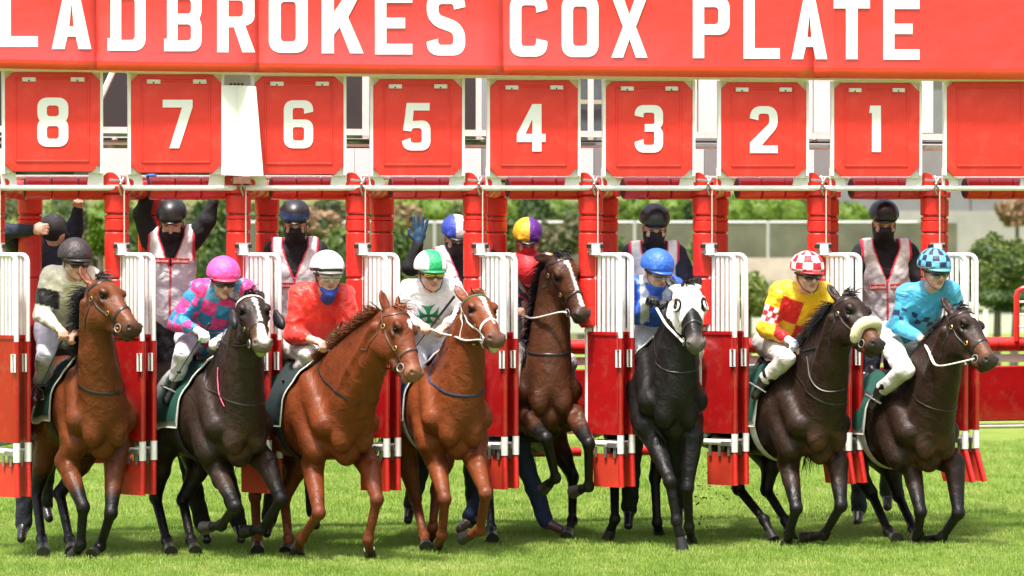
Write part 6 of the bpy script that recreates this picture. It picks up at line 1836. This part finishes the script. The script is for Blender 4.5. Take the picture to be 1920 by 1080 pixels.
LM = dict(top=leaf_mat('topiary_leaf', (.060, .12, .010), (.15, .24, .018)), dark=leaf_mat('dark_leaf', (.018, .045, .010), (.05, .085, .018)), mid=leaf_mat('shrub_leaf', (.05, .095, .018), (.13, .17, .035)),
          pink=leaf_mat('pink_leaf', (.20, .15, .07), (.42, .26, .17)), pale=leaf_mat('pale_leaf', (.14, .19, .05), (.26, .30, .09)), olive=leaf_mat('olive_leaf', (.08, .085, .035), (.17, .16, .08)))
def foliage(V, F, c, rad, n, size, rs, shell=.65, flat_bottom=True):
    d = rs.normal(0, 1, (n, 3)); d /= np.linalg.norm(d, axis=1, keepdims=True)
    q = rs.uniform(shell, 1.03, n) * (1 + .10 * np.sin(d[:, 0] * 5 + c[0]) * np.sin(d[:, 2] * 6 + c[1]))
    P = np.array(c) + d * q[:, None] * np.array(rad)
    for p, dd in zip(P, d):
        if p[2] < .02: continue
        a = vn(rs.normal(0, 1, 3) + dd * .8); b = vn(np.cross(a, rs.normal(0, 1, 3))); e = np.cross(a, b); s = size * rs.uniform(.6, 1.4)
        k = len(V); V += [p - b * s, p - e * s * .45, p + b * s, p + e * s * .45]; F.append((k, k + 1, k + 2, k + 3))
def bush(name, label, cat, u, v0, v1, wpx, D, lm, n=1500, size=.09, group=None, lobes=1, seed=0, core=True, trunk=False):
    rs = np.random.RandomState(seed); k = D / FPX
    base = W(u, v1, D); top = W(u, v0, D)[2]; bot_ = max(0, base[2]); hz = max(.2, (top - bot_)) / 2; rx = wpx * k / 2
    root = empty(name, (base[0], base[1], 0), label, cat, group)
    kc = .97 if lm is LM['top'] else .80
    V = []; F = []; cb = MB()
    cs = [(0, 0, bot_ + hz * .9, rx * .95, rx * .8, hz * 1.1)] if lobes == 1 else [(rs.uniform(-.55, .55) * rx, rs.uniform(-.4, .4) * rx, bot_ + hz * rs.uniform(.6, 1.35), rx * rs.uniform(.40, .62), rx * .5, hz * rs.uniform(.5, .75)) for _ in range(lobes)]
    for (x, y, z, a, b, c) in cs:
        foliage(V, F, (base[0] + x, base[1] + y, z), (a, b, c), n // len(cs), size, rs)
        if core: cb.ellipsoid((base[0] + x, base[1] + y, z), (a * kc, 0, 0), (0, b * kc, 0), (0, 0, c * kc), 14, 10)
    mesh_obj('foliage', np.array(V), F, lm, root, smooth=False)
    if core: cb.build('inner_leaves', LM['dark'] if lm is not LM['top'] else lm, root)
    if bot_ > .3 or trunk: MB().tube([(base[0], base[1], 0), (base[0] + .05, base[1], bot_ + hz)], [.10, .05], 8).build('trunk', mat('bark', (.10, .08, .06), .9, noise=10, noise_amt=.3), root)
    else: MB().tube([(base[0], base[1], 0), (base[0] + .03, base[1], bot_ + hz * .8)], [.06, .03], 6).build('stem', mat('bark', (.10, .08, .06), .9, noise=10, noise_amt=.3), root)
    return root
# earth bank behind the fence
bank = MB(); bank.add([(-70, 98, 0), (9.5, 98, 0), (9.5, 128, 5.0), (-70, 128, 5.0), (9.5, 160, 6), (-70, 160, 6)], [(0, 1, 2, 3), (3, 2, 4, 5)])
bk = bank.build('bank', turf_material('bank_turf', (.07, .10, .02), (.15, .18, .04), (.26, .22, .10)), None); bk['kind'] = 'structure'
# clipped domes
G1 = 'clipped dome shrubs along the bank'
for i, (u, w_, v0, lab) in enumerate([(1150, 70, 378, 'clipped green dome shrub partly behind the post right of plate four'), (1195, 70, 374, 'clipped dome shrub just left of the black helmeted attendant behind the blue jockey'), (1262, 74, 376, 'clipped dome shrub just right of the black helmeted attendant'),
        (1372, 84, 374, 'bright clipped dome shrub right of the post between plates three and two'), (1428, 84, 372, 'bright clipped dome shrub above the fence post left of the checked cap'), (1482, 84, 376, 'bright clipped dome shrub above the red and white checked cap'), (1595, 92, 385, 'low clipped dome shrub left of the attendant near plate one'), (1040, 74, 376, 'clipped dome shrub above the rearing horse'), (960, 60, 372, 'clipped dome shrub above the yellow and purple cap')]):
    bush('dome_shrub', lab, 'shrub', u, v0 - 6, 445, w_ * 1.02, 108 + i % 3, LM['top'], 2600, .075, G1, seed=i + 1)
# loose shrubs on the left and middle
G2 = 'loose shrubs on the bank'
sh = [(-20, 380, 640, 180, 78, 'mid', 'large leafy shrub at the far left edge'), (60, 372, 600, 130, 80, 'pale', 'pale shrub behind the balaclava attendant'), (165, 380, 560, 60, 74, 'olive', 'slim olive shrub left of the post under plate eight'), (185, 400, 480, 30, 70, 'top', 'small bright upright shrub beside the left post'),
      (255, 400, 660, 120, 76, 'mid', 'dark green shrub between post and raised arm attendant'), (340, 360, 560, 120, 90, 'olive', 'olive shrub behind the raised arms attendant'), (415, 380, 640, 110, 76, 'mid', 'green shrub right of the raised arms attendant'), (590, 376, 500, 110, 84, 'pink', 'pinkish flowering shrub right of the navy banded helmet'),
      (640, 420, 640, 130, 74, 'mid', 'green shrub above the white capped jockey'), (745, 400, 640, 110, 76, 'mid', 'green shrub left of the waving hand'), (770, 378, 470, 80, 92, 'pink', 'pink tinged shrub above the waving hand'), (820, 366, 430, 120, 112, 'top', 'bright green mound shrub above the blue and white cap'),
      (700, 360, 440, 130, 116, 'top', 'green mound shrub high behind the post under plate five'), (905, 366, 470, 70, 100, 'olive', 'olive shrub behind the post under plate four'), (960, 395, 520, 80, 88, 'mid', 'green shrub left of the yellow and purple cap'), (1050, 402, 520, 110, 90, 'olive', 'brownish shrub between the purple cap and the post'),
      (1150, 440, 640, 90, 74, 'mid', 'green shrub behind the navy jacket attendant'), (1400, 500, 600, 90, 70, 'pale', 'bright pale shrub left of the yellow jockey'), (1320, 430, 640, 110, 78, 'pale', 'pale green shrub behind the post under plate three'),
      (530, 370, 520, 100, 92, 'mid', 'green shrub behind the navy banded helmet'), (1310, 372, 430, 60, 104, 'dark', 'dark shrub between the clipped domes')]
for i, (u, v0, v1, w_, D, k, lab) in enumerate(sh): bush('shrub', lab, 'shrub', u, v0, v1, w_, D, LM[k], 1700, .10, G2, lobes=6, seed=20 + i)
words = ['low olive shrub on the bank at the far left edge', 'rounded green shrub on the bank behind the balaclava attendant', 'dense green shrub on the bank behind the first numbered post', 'wide green shrub on the bank behind the raised left arm', 'dense shrub on the bank above the pink cap', 'dark shrub on the bank left of the navy banded helmet', 'rounded green shrub on the bank above the white cap', 'dense olive shrub on the bank left of the waving glove', 'dark green shrub on the bank right of the waving glove', 'green shrub on the bank behind the post left of the yellow and purple cap', 'dense green shrub on the bank right of the purple cap', 'dark shrub on the bank left of the domes']
for i, lab in enumerate(words): bush('shrub', lab, 'shrub', 10 + i * 98, 358 + (i * 7) % 13, 470, 125, 98 + (i * 5) % 6, LM[('olive', 'mid', 'top', 'mid', 'dark', 'mid')[i % 6]], 2400, .10, G2, lobes=7, seed=150 + i)
for i in range(7): bush('shrub', ['dark hedge shrub filling in behind the domes near the post right of plate four', 'dark hedge shrub behind the domes above the blue jockey', 'dark hedge shrub behind the domes left of plate two post', 'dark hedge shrub behind the brightest domes', 'dark hedge shrub behind the domes above the checked cap', 'dark hedge shrub behind the post left of plate one', 'dark hedge shrub behind the last low dome'][i], 'shrub', 1120 + i * 78, 366, 440, 100, 113, LM['dark'], 1500, .10, G2, lobes=4, seed=180 + i)  # dark shrubs added behind the domes to stand in for the shadow between them
bush('hedge_bush', 'large dense green bush at the right edge above the white rail', 'bush', 1868, 428, 570, 165, 74, LM['mid'], 8000, .06, None, lobes=9, seed=77)
bush('hedge_bush', 'low dark bush under the big bush at the right edge', 'bush', 1900, 540, 590, 150, 72, LM['dark'], 1400, .06, None, lobes=5, seed=78)
# chain link fence with a screen
M_screen = mat('fence_screen', (.10, .10, .065), .8, noise=1.2, noise_amt=.35, bump=30, bump_dist=.01)
M_galv = mat('galvanised', (.45, .45, .44), .5, metal=.3)
fr_ = empty('fence', W(1100, 500, 96) * [1, 1, 0], 'long grey screened fence below the clipped domes', 'fence')
def FX(u, v): return W(u, v, 96)
MB().box((FX(1080, 470)), (8.3 + 2, 0, 0), (0, .02, 0), (0, 0, .75)).build('screen', M_screen, fr_)
MB().tube([FX(400, 417), FX(1720, 417)], .04, 8).build('top_rail', M_galv, fr_)
fp = MB().tube([FX(440, 560), FX(440, 414)], .05, 8).build('post', M_galv, fr_)
for k in range(1, 9): copy_obj(fp, FX(440 + k * 125, 500) - FX(440, 500), fr_)
# pale retaining wall, grey building
wl = MB(); wl.box(W(1850, 455, 118), (5.2, 0, 0), (0, .3, 0), (0, 0, 1.05)); o = wl.build('retaining_wall', mat('pale_concrete', (.30, .29, .265), .8, noise=1.5, noise_amt=.12), None, smooth=False, origin=W(1800, 462, 118)); tag(o, 'pale beige retaining wall under the grey building on the right', 'wall')
wl = MB(); wl.box(W(1440, 505, 92), (.75, 0, 0), (0, .2, 0), (0, 0, .30)); o = wl.build('low_wall', mat('pink_stone', (.44, .36, .32), .8, noise=3, noise_amt=.15), None, smooth=False, origin=W(1440, 505, 92)); tag(o, 'low pinkish stone wall behind the red and white checked cap', 'wall')
gb = empty('building', W(1500, 500, 140) * [1, 1, 0], 'long grey panelled building behind the plates on the right', 'building')
M_bw = mat('grey_cladding', (.17, .17, .18), .6, noise=2, noise_amt=.1)
cB = W(1500, 250, 140); zt = 9.0; zb = W(1500, 413, 140)[2]
pn = None
for k in range(16):
    c = np.array([W(1160 + k * 88, 250, 140)[0], 140, (zt + zb) / 2])
    if pn is None: pn = MB().box(c, (.90, 0, 0), (0, .06, 0), (0, 0, (zt - zb) / 2)).build('wall_panel', M_bw, gb, smooth=False); c_0 = c
    else: copy_obj(pn, c - c_0, gb)
MB().box((cB[0] + 4, 140.4, zt / 2), (17, 0, 0), (0, .2, 0), (0, 0, zt / 2)).build('wall', mat('dark_wall', (.05, .05, .055), .6), gb, smooth=False)
MB().box((cB[0] + 4, 139.9, zb - .1), (17, 0, 0), (0, .3, 0), (0, 0, .10)).build('ledge', mat('ledge_white', (.55, .54, .52), .6), gb, smooth=False)
for i, (u, w_, lab) in enumerate([(60, 260, 'tall tree behind the blank end of the gate at far left'), (330, 260, 'tall tree behind plate seven'), (600, 260, 'tall tree behind plate six'), (860, 240, 'tall tree behind plates five and four'), (1905, 70, 'pinkish flowering tree against the grey building at the right')]):
    bush('tree', lab, 'tree', u, 150 if i < 4 else 372, 400 if i < 4 else 420, w_, 135 if i < 4 else 116, LM['olive'] if i < 4 else LM['pink'], 2600, .16, 'trees far behind the gate' if i < 4 else None, lobes=8, seed=90 + i, trunk=True)
# white running rail
rl = empty('running_rail', W(1700, 600, 92) * [1, 1, 0], 'white running rail with uprights across the far side of the track', 'rail')
def RX(u, v): return W(u, v, 92)
MB().tube([RX(-200, 574), RX(2100, 574)], .085, 12).build('top_rail', M_white, rl)
MB().box((RX(950, 606)), (16, 0, 0), (0, .01, 0), (0, 0, .26)).build('mesh_screen', mat('rail_screen', (.48, .50, .42), .7), rl)
rp = MB().tube([RX(0, 658), RX(0, 574)], .07, 10).build('upright', M_white, rl)
for k in range(1, 12): copy_obj(rp, RX(k * 168, 600) - RX(0, 600), rl)
